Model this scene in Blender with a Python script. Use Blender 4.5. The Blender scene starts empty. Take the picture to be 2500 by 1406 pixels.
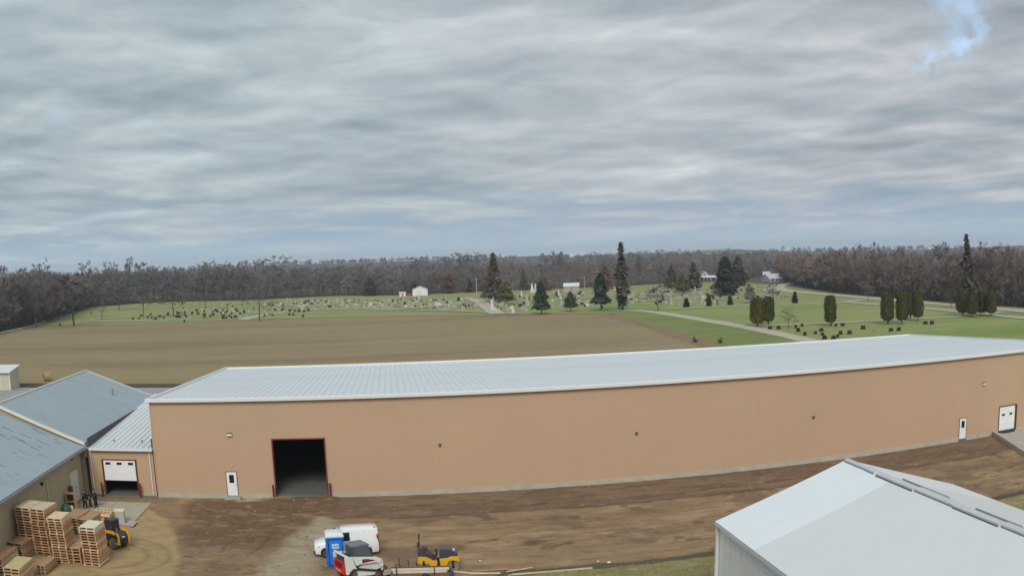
import bpy, math, random
import numpy as np
from mathutils import Matrix, Vector
R = math.radians
rng = np.random.default_rng(7)
random.seed(7)
S = bpy.context.scene
COL = S.collection

# ---------------------------------------------------------------- camera
# wide drone lens with barrel curvature (equidistant-like), 2500 x 1406 picture
CAMP = dict(cx=21.634, cy=-84.944, cz=19.668, yaw=7.032, pitch=-1.587, roll=-1.874, f=2497.39, q=-0.21)
_y, _p, _r = R(CAMP['yaw']), R(CAMP['pitch']), R(CAMP['roll'])
FW = np.array([math.sin(_y) * math.cos(_p), math.cos(_y) * math.cos(_p), math.sin(_p)])
_rt = np.array([math.cos(_y), -math.sin(_y), 0.0])
_up = np.cross(_rt, FW)
RT = _rt * math.cos(_r) + _up * math.sin(_r)
UP = _up * math.cos(_r) - _rt * math.sin(_r)
CPOS = np.array([CAMP['cx'], CAMP['cy'], CAMP['cz']])


def at(u, v, z=0.0, y=None):
    """point of the place seen at photo pixel (u, v), on the level z (or on the upright plane y)"""
    xd, yd = (u - 1250) / CAMP['f'], -(v - 703) / CAMP['f']
    rd = math.hypot(xd, yd) + 1e-12
    th = rd
    for _ in range(30):
        th -= (th + CAMP['q'] * th ** 3 - rd) / (1 + 3 * CAMP['q'] * th * th)
    s = math.tan(th) / rd
    d = FW + RT * xd * s + UP * yd * s
    t = (y - CPOS[1]) / d[1] if y is not None else (z - CPOS[2]) / d[2]
    return CPOS + d * t


def pix(X):
    d = np.asarray(X, float) - CPOS
    z = d @ FW
    a, b = d @ RT / z, d @ UP / z
    ru = np.hypot(a, b) + 1e-12
    th = np.arctan(ru)
    k = (th + CAMP['q'] * th ** 3) / ru
    return np.array([1250 + CAMP['f'] * a * k, 703 - CAMP['f'] * b * k])


def ztop(u, vb, vt, z0=0.0):
    """ground point under pixel (u, vb) and height of what reaches up to pixel row vt there"""
    b = at(u, vb, z0)
    lo, hi = 0.0, 80.0
    for _ in range(40):
        m = (lo + hi) / 2
        if pix((b[0], b[1], z0 + m))[1] > vt:
            lo = m
        else:
            hi = m
    return b, (lo + hi) / 2


def metres(b, wpx, z=0.0):
    """width in metres, square to the line of sight, of something wpx photo pixels wide at ground point b"""
    d = np.array([b[1] - CPOS[1], -(b[0] - CPOS[0])])
    d = d / np.linalg.norm(d) * .5
    p0, p1 = pix((b[0] - d[0], b[1] - d[1], z)), pix((b[0] + d[0], b[1] + d[1], z))
    return wpx / float(np.hypot(*(p1 - p0)))


cd = bpy.data.cameras.new('camera')
cam = bpy.data.objects.new('camera', cd)
COL.objects.link(cam)
cam.matrix_world = Matrix(((RT[0], UP[0], -FW[0], CPOS[0]), (RT[1], UP[1], -FW[1], CPOS[1]),
                           (RT[2], UP[2], -FW[2], CPOS[2]), (0, 0, 0, 1)))
cd.sensor_width = 36.0
cd.sensor_height = 36.0 * 575 / 1024
cd.clip_start, cd.clip_end = 0.5, 20000
cd.type = 'PANO'
cd.panorama_type = 'FISHEYE_LENS_POLYNOMIAL'
cd.fisheye_fov = R(120)
_rm = np.linspace(0.2, 22, 200)
_rd = _rm * 2500 / 36 / CAMP['f']
_th = _rd.copy()
for _ in range(40):
    _th -= (_th + CAMP['q'] * _th ** 3 - _rd) / (1 + 3 * CAMP['q'] * _th * _th)
_co = np.linalg.lstsq(np.stack([_rm, _rm ** 2, _rm ** 3, _rm ** 4], 1), _th, rcond=None)[0]
cd.fisheye_polynomial_k0 = 0.0
cd.fisheye_polynomial_k1, cd.fisheye_polynomial_k2, cd.fisheye_polynomial_k3, cd.fisheye_polynomial_k4 = [-float(c) for c in _co]
S.camera = cam
S.render.resolution_x, S.render.resolution_y = 1024, 575

# ---------------------------------------------------------------- light
S.view_settings.view_transform = 'Standard'
S.view_settings.look = 'None'
S.view_settings.gamma = 1.0
S.view_settings.exposure = 0.72
S.view_settings.use_curve_mapping = False
SUN_EL, SUN_AZ = 36.0, 188.0          # azimuth clockwise from +Y: behind the camera
sd = bpy.data.lights.new('sun', 'SUN')
sun = bpy.data.objects.new('sun', sd)
COL.objects.link(sun)
sd.energy = 1.3
sd.angle = R(25)
sd.color = (1.0, 0.95, 0.88)
_sv = Vector((math.sin(R(SUN_AZ)) * math.cos(R(SUN_EL)), math.cos(R(SUN_AZ)) * math.cos(R(SUN_EL)), math.sin(R(SUN_EL))))
sun.rotation_euler = _sv.to_track_quat('Z', 'Y').to_euler()
sun.location = (0, 0, 200)

W = bpy.data.worlds.new('World')
S.world = W
W.use_nodes = True
NT = W.node_tree
NT.nodes.clear()


class N:
    """small node-graph writer"""

    def __init__(self, nt):
        self.nt = nt

    def new(self, t, **kw):
        n = self.nt.nodes.new(t)
        for k, v in kw.items():
            setattr(n, k, v)
        return n

    def put(self, sock, v):
        if hasattr(v, 'is_output') or isinstance(v, bpy.types.NodeSocket):
            self.nt.links.new(v, sock)
        else:
            sock.default_value = v

    def m(self, op, a, b=0.0, c=None, clamp=False):
        n = self.new('ShaderNodeMath', operation=op, use_clamp=clamp)
        self.put(n.inputs[0], a)
        self.put(n.inputs[1], b)
        if c is not None:
            self.put(n.inputs[2], c)
        return n.outputs[0]

    def vm(self, op, a, b=(0, 0, 0)):
        n = self.new('ShaderNodeVectorMath', operation=op)
        self.put(n.inputs[0], a)
        self.put(n.inputs[1], b)
        return n.outputs['Value'] if op in ('DOT_PRODUCT', 'LENGTH', 'DISTANCE') else n.outputs[0]

    def sep(self, v):
        n = self.new('ShaderNodeSeparateXYZ')
        self.put(n.inputs[0], v)
        return n.outputs

    def comb(self, x, y, z=0.0):
        n = self.new('ShaderNodeCombineXYZ')
        self.put(n.inputs[0], x)
        self.put(n.inputs[1], y)
        self.put(n.inputs[2], z)
        return n.outputs[0]

    def noise(self, vec, scale, detail=4.0, rough=0.5, dist=0.0, lac=2.0):
        n = self.new('ShaderNodeTexNoise')
        self.put(n.inputs['Vector'], vec)
        n.inputs['Scale'].default_value = scale
        n.inputs['Detail'].default_value = detail
        n.inputs['Roughness'].default_value = rough
        n.inputs['Distortion'].default_value = dist
        n.inputs['Lacunarity'].default_value = lac
        return n.outputs['Fac']

    def step(self, v, lo, hi, a=0.0, b=1.0, smooth=True):
        n = self.new('ShaderNodeMapRange')
        n.interpolation_type = 'SMOOTHSTEP' if smooth else 'LINEAR'
        self.put(n.inputs['Value'], v)
        for k, x in (('From Min', lo), ('From Max', hi), ('To Min', a), ('To Max', b)):
            self.put(n.inputs[k], x)
        return n.outputs[0]

    def mix(self, f, a, b, mode='MIX'):
        n = self.new('ShaderNodeMix', data_type='RGBA', blend_type=mode)
        self.put(n.inputs[0], f)
        for i, v in ((6, a), (7, b)):
            if isinstance(v, tuple) and len(v) == 3:
                v = v + (1,)
            self.put(n.inputs[i], v)
        return n.outputs[2]

    def ramp(self, f, stops):
        n = self.new('ShaderNodeValToRGB')
        self.put(n.inputs[0], f)
        e = n.color_ramp.elements
        while len(e) < len(stops):
            e.new(0.5)
        for el, (p, c) in zip(e, stops):
            el.position = p
            el.color = tuple(c) + (1,)
        return n.outputs[0]


g = N(NT)
out = g.new('ShaderNodeOutputWorld')
bg = g.new('ShaderNodeBackground')
SKY_STRENGTH = 0.1
bg.inputs[1].default_value = SKY_STRENGTH
NT.links.new(bg.outputs[0], out.inputs[0])
sky = g.new('ShaderNodeTexSky', sky_type='NISHITA')
sky.sun_disc = False
sky.sun_elevation = R(SUN_EL)
sky.sun_rotation = R(SUN_AZ)
sky.air_density = 1.0
sky.dust_density = 1.0
sky.ozone_density = 1.0
tc = g.new('ShaderNodeTexCoord')
dv = g.vm('NORMALIZE', tc.outputs['Generated'])
dx, dy, dz = g.sep(dv)
# the cloud deck: lumps get smaller and flatter towards the horizon
zc = g.m('ADD', g.m('MAXIMUM', dz, 0.0), 0.045)
az = g.m('ARCTAN2', dx, dy)
pv = g.comb(g.m('DIVIDE', g.m('MULTIPLY', az, 2.5), g.m('SQRT', zc)), g.m('MULTIPLY', g.m('LOGARITHM', zc, math.e), -4.6), 0.0)
warp = g.new('ShaderNodeTexNoise')
g.put(warp.inputs['Vector'], pv)
warp.inputs['Scale'].default_value = 0.7
warp.inputs['Detail'].default_value = 2.0
wv = g.vm('MULTIPLY', g.vm('SUBTRACT', warp.outputs['Color'], (0.5, 0.5, 0.5)), (0.75, 0.5, 0.0))
pv2 = g.vm('ADD', pv, wv)


def deck(off):
    q = g.vm('ADD', pv2, off)
    a_ = g.noise(q, 0.40, 2.0, 0.5)
    b_ = g.noise(g.vm('ADD', q, (13.1, 4.7, 2.0)), 1.1, 5.0, 0.52)
    return g.m('ADD', g.m('MULTIPLY', a_, 0.42), g.m('MULTIPLY', b_, 0.58))


mid = deck((0.0, 0.0, 0.0))
fine = g.noise(g.vm('ADD', pv2, (3.3, 21.0, 5.0)), 2.4, 4.0, 0.5)
# thick parts are dark underneath; each lump's upper rim lets the light through
relief = g.m('SUBTRACT', mid, deck((0.0, -0.22, 0.0)))
lum = g.m('ADD', g.m('MULTIPLY', g.m('SUBTRACT', 0.5, mid), 2.0), 0.48)
lum = g.m('ADD', lum, g.m('MULTIPLY', relief, 3.4))
lum = g.m('ADD', lum, g.m('MULTIPLY', g.m('SUBTRACT', fine, 0.5), 0.30), clamp=True)
cloud = g.ramp(lum, [(0.0, (0.245, 0.310, 0.355)), (0.30, (0.345, 0.408, 0.445)), (0.55, (0.445, 0.502, 0.530)),
                     (0.8, (0.560, 0.615, 0.635)), (1.0, (0.730, 0.780, 0.795))])
# warmer, rosier deck to the right of the view, greener to the left
side = g.step(g.vm('DOT_PRODUCT', dv, tuple(RT)), -0.5, 0.5)
cloud = g.mix(1.0, cloud, g.mix(side, (0.955, 1.0, 1.01), (1.045, 0.990, 1.0)), 'MULTIPLY')
# clear slit of blue low over the horizon
lowb = g.m('MULTIPLY', g.step(dz, 0.085, 0.02), g.step(lum, 0.25, 0.70, 0.85, 0.12))
cloud = g.mix(lowb, cloud, (0.320, 0.450, 0.590))
hz = g.step(dz, 0.040, 0.0, 0.0, 0.85)
cloud = g.mix(hz, cloud, (0.510, 0.675, 0.780))
cl10 = g.vm('MULTIPLY', cloud, (6.6, 6.6, 6.6))


def _dir(u, v):
    p = at(u, v, y=1000.0) - CPOS
    return tuple(p / np.linalg.norm(p))


def hole(u, v, rad, soft, sx=1.0):
    d = g.vm('DISTANCE', dv, _dir(u, v))
    d = g.m('ADD', d, g.m('MULTIPLY', g.m('SUBTRACT', fine, 0.5), 0.035))
    return g.step(d, rad + soft, rad - soft)




def slit(p0, p1, rad, soft, k):
    """a gap in the deck stretched between two directions"""
    A, B = np.array(_dir(*p0)), np.array(_dir(*p1))
    ab = B - A
    rel = g.vm('SUBTRACT', dv, tuple(A))
    t = g.m('DIVIDE', g.vm('DOT_PRODUCT', rel, tuple(ab)), float(ab @ ab), clamp=True)
    sc = g.new('ShaderNodeVectorMath', operation='SCALE')
    sc.inputs[0].default_value = tuple(ab)
    NT.links.new(t, sc.inputs['Scale'])
    d = g.vm('DISTANCE', rel, sc.outputs[0])
    d = g.m('ADD', d, g.m('MULTIPLY', g.m('SUBTRACT', rag, 0.5), 0.050))
    return g.m('MULTIPLY', g.step(d, rad + soft, rad - soft), k)


rag = g.noise(dv, 42.0, 5.0, 0.6)
h1 = 0.0
for args in (((2290, -10), (2365, 15), .012, .018, .72), ((2365, 5), (2396, 88), .007, .014, .75), ((2392, 92), (2262, 152), .0045, .0095, .95), ((2262, 152), (2232, 164), .001, .007, .75), ((2335, 40), (2330, 100), .014, .024, .45)):
    h1 = g.m('MAXIMUM', h1, slit(*args))
h2 = g.m('MULTIPLY', hole(140, 275, 0.004, 0.020), 0.30)
blue = g.mix(0.35, sky.outputs[0], (4.0, 4.9, 6.3))
final = g.mix(g.m('MAXIMUM', h1, h2), cl10, blue)
NT.links.new(final, bg.inputs[0])

# ---------------------------------------------------------------- materials
MATS = {}


def mat(name, col, rough=0.7, metal=0.0, var=0.0, scale=1.0, bump=0.0, bscale=None, spec=None, stretch=(1, 1, 1), attr=None, col2=None, coat=0.0):
    if name in MATS:
        return MATS[name]
    m = bpy.data.materials.new(name)
    m.use_nodes = True
    nt = m.node_tree
    b = nt.nodes['Principled BSDF']
    b.inputs['Roughness'].default_value = rough
    b.inputs['Metallic'].default_value = metal
    if coat:
        b.inputs['Coat Weight'].default_value = coat
        b.inputs['Coat Roughness'].default_value = 0.12
    if spec is not None:
        b.inputs['Specular IOR Level'].default_value = spec
    q = N(nt)
    c = tuple(col) + (1,)
    src = None
    if attr:
        a = q.new('ShaderNodeAttribute', attribute_name=attr)
        src = a.outputs['Color']
    co = q.new('ShaderNodeTexCoord').outputs['Object']
    if var or bump or col2:
        vec = q.vm('MULTIPLY', co, tuple(stretch))
        n1 = q.noise(vec, scale, 5.0, 0.6)
    if var or col2:
        f = q.step(n1, 0.3, 0.7, smooth=False)
        if col2:
            src = q.mix(f, c, tuple(col2) + (1,))
        else:
            dk = q.mix(f, (1 - var,) * 3, (1 + var,) * 3)
            src = q.mix(1.0, src if src else c, dk, 'MULTIPLY')
    if src is None:
        b.inputs['Base Color'].default_value = c
    else:
        nt.links.new(src, b.inputs['Base Color'])
    if bump:
        bn = q.new('ShaderNodeBump')
        bn.inputs['Strength'].default_value = 1.0
        bn.inputs['Distance'].default_value = bump
        q.put(bn.inputs['Height'], q.noise(q.vm('MULTIPLY', co, tuple(stretch)), bscale or scale * 3, 4.0, 0.6))
        nt.links.new(bn.outputs[0], b.inputs['Normal'])
    MATS[name] = m
    return m


M = mat
m_wall = M('tan_steel', (0.482, 0.332, 0.212), 0.55, var=0.03, scale=0.12)
m_trim = M('light_trim', (0.70, 0.71, 0.71), 0.45, var=0.03, scale=0.6)
m_roof = M('galvalume_roof', (0.735, 0.775, 0.795), 0.36, metal=0.10, var=0.05, scale=0.22)
m_conc = M('concrete', (0.42, 0.39, 0.32), 0.9, var=0.14, scale=0.9)
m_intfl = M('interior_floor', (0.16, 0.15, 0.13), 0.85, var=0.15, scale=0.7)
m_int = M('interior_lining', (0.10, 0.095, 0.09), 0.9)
m_red = M('oxide_red_steel', (0.130, 0.022, 0.018), 0.5, var=0.12, scale=3)
m_white = M('white_paint', (0.78, 0.79, 0.80), 0.4, var=0.05, scale=1.0)
m_glass = M('dark_glass', (0.012, 0.014, 0.017), 0.12)
m_black = M('black_rubber', (0.018, 0.017, 0.018), 0.75)
m_oldroof = M('weathered_blue_roof', (0.345, 0.415, 0.455), 0.5, metal=0.15, var=0.06, scale=0.3, stretch=(0.4, 1.2, 1))
m_olive = M('aged_tan_siding', (0.430, 0.375, 0.245), 0.65, var=0.06, scale=0.5)
m_cream = M('cream_siding', (0.52, 0.50, 0.36), 0.65, var=0.04, scale=0.5)
m_creamtrim = M('cream_trim', (0.66, 0.63, 0.54), 0.6, var=0.05, scale=1.0)
m_pal = M('pallet_wood', (0.50, 0.31, 0.165), 0.85, var=0.24, scale=2.2)
m_pal2 = M('pale_pallet_wood', (0.68, 0.52, 0.325), 0.85, var=0.16, scale=2.0)
m_pal3 = M('brown_pallet_wood', (0.40, 0.25, 0.135), 0.9, var=0.2, scale=2.0)
m_ply = M('crate_plywood', (0.60, 0.43, 0.21), 0.8, var=0.15, scale=2.5)
m_steel = M('bare_steel', (0.45, 0.45, 0.45), 0.4, metal=0.8, var=0.15, scale=4)
m_grey = M('grey_paint', (0.22, 0.23, 0.24), 0.5)
m_dark = M('charcoal_paint', (0.045, 0.048, 0.055), 0.5)
m_yel = M('yellow_paint', (0.72, 0.40, 0.018), 0.4, var=0.06, scale=3)
m_lred = M('red_paint', (0.52, 0.025, 0.025), 0.4, var=0.08, scale=3)
m_blue = M('blue_plastic', (0.010, 0.165, 0.62), 0.45, var=0.06, scale=2)
m_stone = M('grey_granite', (0.36, 0.35, 0.34), 0.6, var=0.1, scale=2)
m_bstone = M('black_granite', (0.018, 0.018, 0.020), 0.35)
m_wood = M('weathered_pole', (0.25, 0.21, 0.17), 0.9, var=0.2, scale=3)
m_bark = M('grey_bark', (0.095, 0.078, 0.066), 0.95, var=0.2, scale=2)
m_twig = M('bare_twigs', (0.12, 0.10, 0.09), 0.95, attr='Col')
m_leaf = M('needles', (0.03, 0.05, 0.02), 0.85, attr='Col')
m_asph = M('grey_hardstanding', (0.33, 0.315, 0.32), 0.9, var=0.12, scale=0.3)


# ---------------------------------------------------------------- mesh helpers
class MB:
    def __init__(self):
        self.v, self.f, self.mi = [], [], []
        self.k = 0

    def add(self, vs, fs, k=None):
        o = len(self.v)
        self.v += [tuple(map(float, p)) for p in vs]
        self.f += [tuple(i + o for i in f) for f in fs]
        self.mi += [self.k if k is None else k] * len(fs)
        return self

    def hexa(self, p, k=None):
        return self.add(p, [(0, 3, 2, 1), (4, 5, 6, 7), (0, 1, 5, 4), (1, 2, 6, 5), (2, 3, 7, 6), (3, 0, 4, 7)], k)

    def box(self, x0, x1, y0, y1, z0, z1, k=None):
        return self.hexa([(x0, y0, z0), (x1, y0, z0), (x1, y1, z0), (x0, y1, z0), (x0, y0, z1), (x1, y0, z1), (x1, y1, z1), (x0, y1, z1)], k)

    def quad(self, a, b, c, d, k=None):
        return self.add([a, b, c, d], [(0, 1, 2, 3)], k)

    def slab(self, a, b, c, d, t, k=None):
        """plate with corners a b c d and thickness t below its normal"""
        a, b, c, d = map(np.asarray, (a, b, c, d))
        n = np.cross(b - a, d - a)
        n = n / np.linalg.norm(n) * t
        return self.hexa([a - n, b - n, c - n, d - n, a, b, c, d], k)

    def prism(self, prof, y0, y1, k=None, axis='y'):
        """profile (x, z) extruded along y (or profile (y, z) along x)"""
        n = len(prof)
        if axis == 'y':
            vs = [(x, y0, z) for x, z in prof] + [(x, y1, z) for x, z in prof]
        else:
            vs = [(y0, x, z) for x, z in prof] + [(y1, x, z) for x, z in prof]
        fs = [tuple(range(n)), tuple(range(2 * n - 1, n - 1, -1))] + [(i, i + n, (i + 1) % n + n, (i + 1) % n) for i in range(n)]
        return self.add(vs, fs, k)

    def tube(self, p0, p1, r0, r1=None, n=8, k=None, caps=True):
        r1 = r0 if r1 is None else r1
        p0, p1 = np.asarray(p0, float), np.asarray(p1, float)
        d = p1 - p0
        d = d / (np.linalg.norm(d) + 1e-9)
        a = np.cross(d, (0, 0, 1) if abs(d[2]) < 0.9 else (1, 0, 0))
        a /= np.linalg.norm(a)
        b = np.cross(d, a)
        vs = []
        for p, r in ((p0, r0), (p1, r1)):
            for i in range(n):
                t = 2 * math.pi * i / n
                vs.append(p + (a * math.cos(t) + b * math.sin(t)) * r)
        fs = [(i, (i + 1) % n, (i + 1) % n + n, i + n) for i in range(n)]
        if caps:
            fs += [tuple(range(n - 1, -1, -1)), tuple(range(n, 2 * n))]
        return self.add(vs, fs, k)

    def loft(self, rings, k=None, caps=True):
        n = len(rings[0])
        vs = [p for r in rings for p in r]
        fs = []
        for j in range(len(rings) - 1):
            for i in range(n):
                fs.append((j * n + i, j * n + (i + 1) % n, (j + 1) * n + (i + 1) % n, (j + 1) * n + i))
        if caps:
            fs += [tuple(range(n - 1, -1, -1)), tuple(range((len(rings) - 1) * n, len(rings) * n))]
        return self.add(vs, fs, k)

    def lathe(self, prof, n=16, c=(0, 0, 0), k=None):
        rings = [[(c[0] + r * math.cos(2 * math.pi * i / n), c[1] + r * math.sin(2 * math.pi * i / n), c[2] + z) for i in range(n)] for r, z in prof]
        return self.loft(rings, k)

    def mesh(self, name, mats, bevel=0.0, smooth=False):
        me = bpy.data.meshes.new(name)
        me.from_pydata(self.v, [], self.f)
        for m in (mats if isinstance(mats, (list, tuple)) else [mats]):
            me.materials.append(m)
        if any(self.mi):
            me.polygons.foreach_set('material_index', self.mi)
        import bmesh
        bm = bmesh.new()
        bm.from_mesh(me)
        bmesh.ops.recalc_face_normals(bm, faces=bm.faces)
        if bevel:
            es = [e for e in bm.edges if len(e.link_faces) == 2 and e.calc_face_angle(0) > 0.6]
            bmesh.ops.bevel(bm, geom=es, offset=bevel, segments=2, affect='EDGES', clamp_overlap=True)
        bm.to_mesh(me)
        bm.free()
        if smooth:
            me.polygons.foreach_set('use_smooth', [True] * len(me.polygons))
            me.set_sharp_from_angle(angle=R(40))
        return me

    def build(self, name, mats, parent=None, bevel=0.0, smooth=False, loc=None, rz=0.0):
        return put(name, self.mesh(name, mats, bevel, smooth), parent, loc, rz)


def put(name, me, parent=None, loc=None, rz=0.0):
    o = bpy.data.objects.new(name, me)
    COL.objects.link(o)
    if parent is not None:
        o.parent = parent
    if loc is not None:
        o.location = tuple(loc)
    if rz:
        o.rotation_euler = (0, 0, rz)
    return o


def tag(o, label=None, cat=None, group=None, kind=None):
    if label:
        o['label'] = label
    if cat:
        o['category'] = cat
    if group:
        o['group'] = group
    if kind:
        o['kind'] = kind
    return o


def thing(name, label, cat, loc=(0, 0, 0), rz=0.0, group=None):
    o = bpy.data.objects.new(name, None)
    o.empty_display_size = 0.5
    COL.objects.link(o)
    o.location = tuple(loc)
    o.rotation_euler = (0, 0, rz)
    return tag(o, label, cat, group)


def kids(o):
    return list(o.children)


def dup(o, parent=None):
    c = o.copy()
    COL.objects.link(c)
    c.parent = parent
    for ch in kids(o):
        dup(ch, c)
    return c


def raw_mesh(name, V, F, mats, col=None, n=3):
    """mesh from numpy arrays; F is (m, n) of indices; col per-vertex rgb"""
    V = np.ascontiguousarray(V, np.float32)
    F = np.ascontiguousarray(F, np.int32)
    me = bpy.data.meshes.new(name)
    me.vertices.add(len(V))
    me.vertices.foreach_set('co', V.ravel())
    me.loops.add(F.size)
    me.loops.foreach_set('vertex_index', F.ravel())
    me.polygons.add(len(F))
    me.polygons.foreach_set('loop_start', np.arange(0, F.size, n, dtype=np.int32))
    me.polygons.foreach_set('loop_total', np.full(len(F), n, np.int32))
    for m in (mats if isinstance(mats, (list, tuple)) else [mats]):
        me.materials.append(m)
    if col is not None:
        a = me.color_attributes.new('Col', 'FLOAT_COLOR', 'POINT')
        a.data.foreach_set('color', np.concatenate([col, np.ones((len(V), 1))], 1).astype(np.float32).ravel())
    me.update(calc_edges=True)
    me.validate()
    return me


def vnoise(x, y, seed=0):
    """value noise, smooth, 0..1"""
    xi, yi = np.floor(x).astype(np.int64), np.floor(y).astype(np.int64)
    xf, yf = x - xi, y - yi
    xf, yf = xf * xf * (3 - 2 * xf), yf * yf * (3 - 2 * yf)

    def h(a, b):
        n = (a * 374761393 + b * 668265263 + seed * 982451653) & 0x7fffffff
        n = ((n ^ (n >> 13)) * 1274126177) & 0x7fffffff
        return ((n ^ (n >> 16)) & 0xffff) / 65535.0
    return (h(xi, yi) * (1 - xf) + h(xi + 1, yi) * xf) * (1 - yf) + (h(xi, yi + 1) * (1 - xf) + h(xi + 1, yi + 1) * xf) * yf


def fbm(x, y, seed=0, oct=4):
    s, a, t = 0, 0.5, 0
    for i in range(oct):
        s = s + a * vnoise(x * 2 ** i, y * 2 ** i, seed + i * 17)
        t += a
        a *= 0.5
    return s / t


def sstep(x, a, b):
    t = np.clip((x - a) / (b - a), 0, 1)
    return t * t * (3 - 2 * t)


def strip(name, pts, w, mat_, z, kind='structure', w2=None):
    """band of ground along a polyline of ground points"""
    P = [np.array(p[:2], float) for p in pts]
    # subdivide with Catmull-Rom
    Q = []
    for i in range(len(P) - 1):
        p0, p1, p2, p3 = P[max(i - 1, 0)], P[i], P[i + 1], P[min(i + 2, len(P) - 1)]
        for t in np.linspace(0, 1, 8, endpoint=False):
            Q.append(0.5 * ((2 * p1) + (-p0 + p2) * t + (2 * p0 - 5 * p1 + 4 * p2 - p3) * t * t + (-p0 + 3 * p1 - 3 * p2 + p3) * t ** 3))
    Q.append(P[-1])
    V, F = [], []
    for i, q in enumerate(Q):
        d = Q[min(i + 1, len(Q) - 1)] - Q[max(i - 1, 0)]
        d = d / (np.linalg.norm(d) + 1e-9)
        nrm = np.array([-d[1], d[0]])
        ww = w if w2 is None else w + (w2 - w) * i / (len(Q) - 1)
        ww *= 0.5 * (0.92 + 0.16 * random.random())
        V += [(*(q + nrm * ww), z), (*(q - nrm * ww), z)]
        if i:
            F.append((2 * i - 2, 2 * i - 1, 2 * i + 1, 2 * i))
    me = bpy.data.meshes.new(name)
    me.from_pydata(V, [], F)
    me.materials.append(mat_)
    return tag(put(name, me), kind=kind)
# ---------------------------------------------------------------- ground
def ground_mat(name, stops, scale, stretch=(1, 1, 1), rough=0.95, bump=0.0, big=None, bigscale=0.01, attr=None, rows=False):
    m = bpy.data.materials.new(name)
    m.use_nodes = True
    nt = m.node_tree
    b = nt.nodes['Principled BSDF']
    b.inputs['Roughness'].default_value = rough
    b.inputs['Specular IOR Level'].default_value = 0.15
    q = N(nt)
    co = q.new('ShaderNodeTexCoord').outputs['Object']
    vec = q.vm('MULTIPLY', co, stretch)
    n1 = q.noise(vec, scale, 8.0, 0.65)
    n2 = q.noise(co, scale * 7, 4.0, 0.7)
    f = q.m('ADD', q.m('MULTIPLY', n1, 0.75), q.m('MULTIPLY', n2, 0.25))
    c = q.ramp(q.step(f, 0.33, 0.67, smooth=False), stops)
    if rows:
        fr = q.noise(q.vm('MULTIPLY', co, (0.012, 0.55, 1)), 1.0, 3.0, 0.6)
        fr2 = q.noise(q.vm('MULTIPLY', co, (0.004, 0.11, 1)), 1.0, 2.0, 0.5)
        c = q.mix(1.0, c, q.mix(q.step(q.m('ADD', q.m('MULTIPLY', fr, .6), q.m('MULTIPLY', fr2, .4)), 0.36, 0.64), (0.90, 0.895, 0.89), (1.09, 1.085, 1.08)), 'MULTIPLY')
    if big:
        n3 = q.noise(vec, bigscale, 4.0, 0.6)
        c = q.mix(q.step(n3, 0.40, 0.62), c, q.mix(0.85, c, big))
    if attr:
        a = q.new('ShaderNodeAttribute', attribute_name='Col')
        dk = q.ramp(q.step(f, 0.3, 0.7, smooth=False), stops)
        c = q.mix(1.0, a.outputs['Color'], dk, 'MULTIPLY')
    nt.links.new(c, b.inputs['Base Color'])
    if bump:
        bn = q.new('ShaderNodeBump')
        bn.inputs['Distance'].default_value = bump
        q.put(bn.inputs['Height'], f)
        nt.links.new(bn.outputs[0], b.inputs['Normal'])
    return m


g_base = ground_mat('rough_ground', [(0, (0.085, 0.070, 0.050)), (0.5, (0.115, 0.092, 0.062)), (1, (0.15, 0.12, 0.075))], 0.05)
g_field = ground_mat('stubble_field', [(0, (0.205, 0.150, 0.092)), (0.35, (0.258, 0.192, 0.116)), (0.65, (0.296, 0.222, 0.138)), (1, (0.35, 0.268, 0.172))],
                     0.045, (0.22, 1.0, 1), big=(0.300, 0.248, 0.125), bigscale=0.016, rows=True)
g_lawn = ground_mat('winter_lawn', [(0, (0.160, 0.222, 0.060)), (0.45, (0.220, 0.282, 0.088)), (0.75, (0.28, 0.305, 0.118)), (1, (0.36, 0.35, 0.17))],
                    0.035, (0.45, 1, 1), big=(0.32, 0.29, 0.13), bigscale=0.012)
g_green = ground_mat('green_grass', [(0, (0.145, 0.185, 0.052)), (0.6, (0.195, 0.235, 0.072)), (1, (0.265, 0.27, 0.105))], 0.06, (0.4, 1, 1))
g_verge = ground_mat('tan_verge', [(0, (0.20, 0.15, 0.075)), (1, (0.30, 0.235, 0.125))], 0.2)
g_road = ground_mat('pale_gravel_road', [(0, (0.40, 0.37, 0.27)), (1, (0.54, 0.50, 0.39))], 0.3)
g_woodfl = ground_mat('leaf_litter', [(0, (0.055, 0.043, 0.032)), (1, (0.10, 0.075, 0.05))], 0.1)


def sheet(name, pts, z, m):
    me = bpy.data.meshes.new(name)
    me.from_pydata([(p[0], p[1], z) for p in pts], [], [tuple(range(len(pts)))])
    me.materials.append(m)
    return tag(put(name, me), kind='structure')


def px(*a):
    return [at(u, v) for u, v in a]


sheet('ground', [(-6000, -3000), (6000, -3000), (6000, 9000), (-6000, 9000)], -0.16, g_base)
wood_edge = [(-260, 900), (-90, 835), (0, 812), (100, 789), (150, 770), (215, 750), (330, 741), (430, 736), (600, 733), (700, 728), (820, 722),
             (1000, 721), (1200, 711), (1400, 704), (1560, 696), (1690, 690), (1800, 686), (1850, 692), (1900, 694), (1960, 703), (2040, 715), (2150, 725),
             (2300, 737), (2400, 744), (2500, 751), (2760, 772)]
lawn_pts = [(-120, 287), (-100, 276), (-40, 270), (85, 255), (107, 262), (100, 215), (88, 150), (82, 95), (75, 50), (400, 50)]
sheet('cemetery_lawn', [tuple(p[:2]) for p in px(*wood_edge[4:])][::-1] + [(-145, 300)] + lawn_pts, -0.06, g_lawn)
f_edge = px((430, 791), (600, 784), (800, 776), (1000, 773), (1200, 770), (1340, 767), (1420, 766), (1490, 768), (1560, 786), (1640, 811), (1740, 844))
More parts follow.
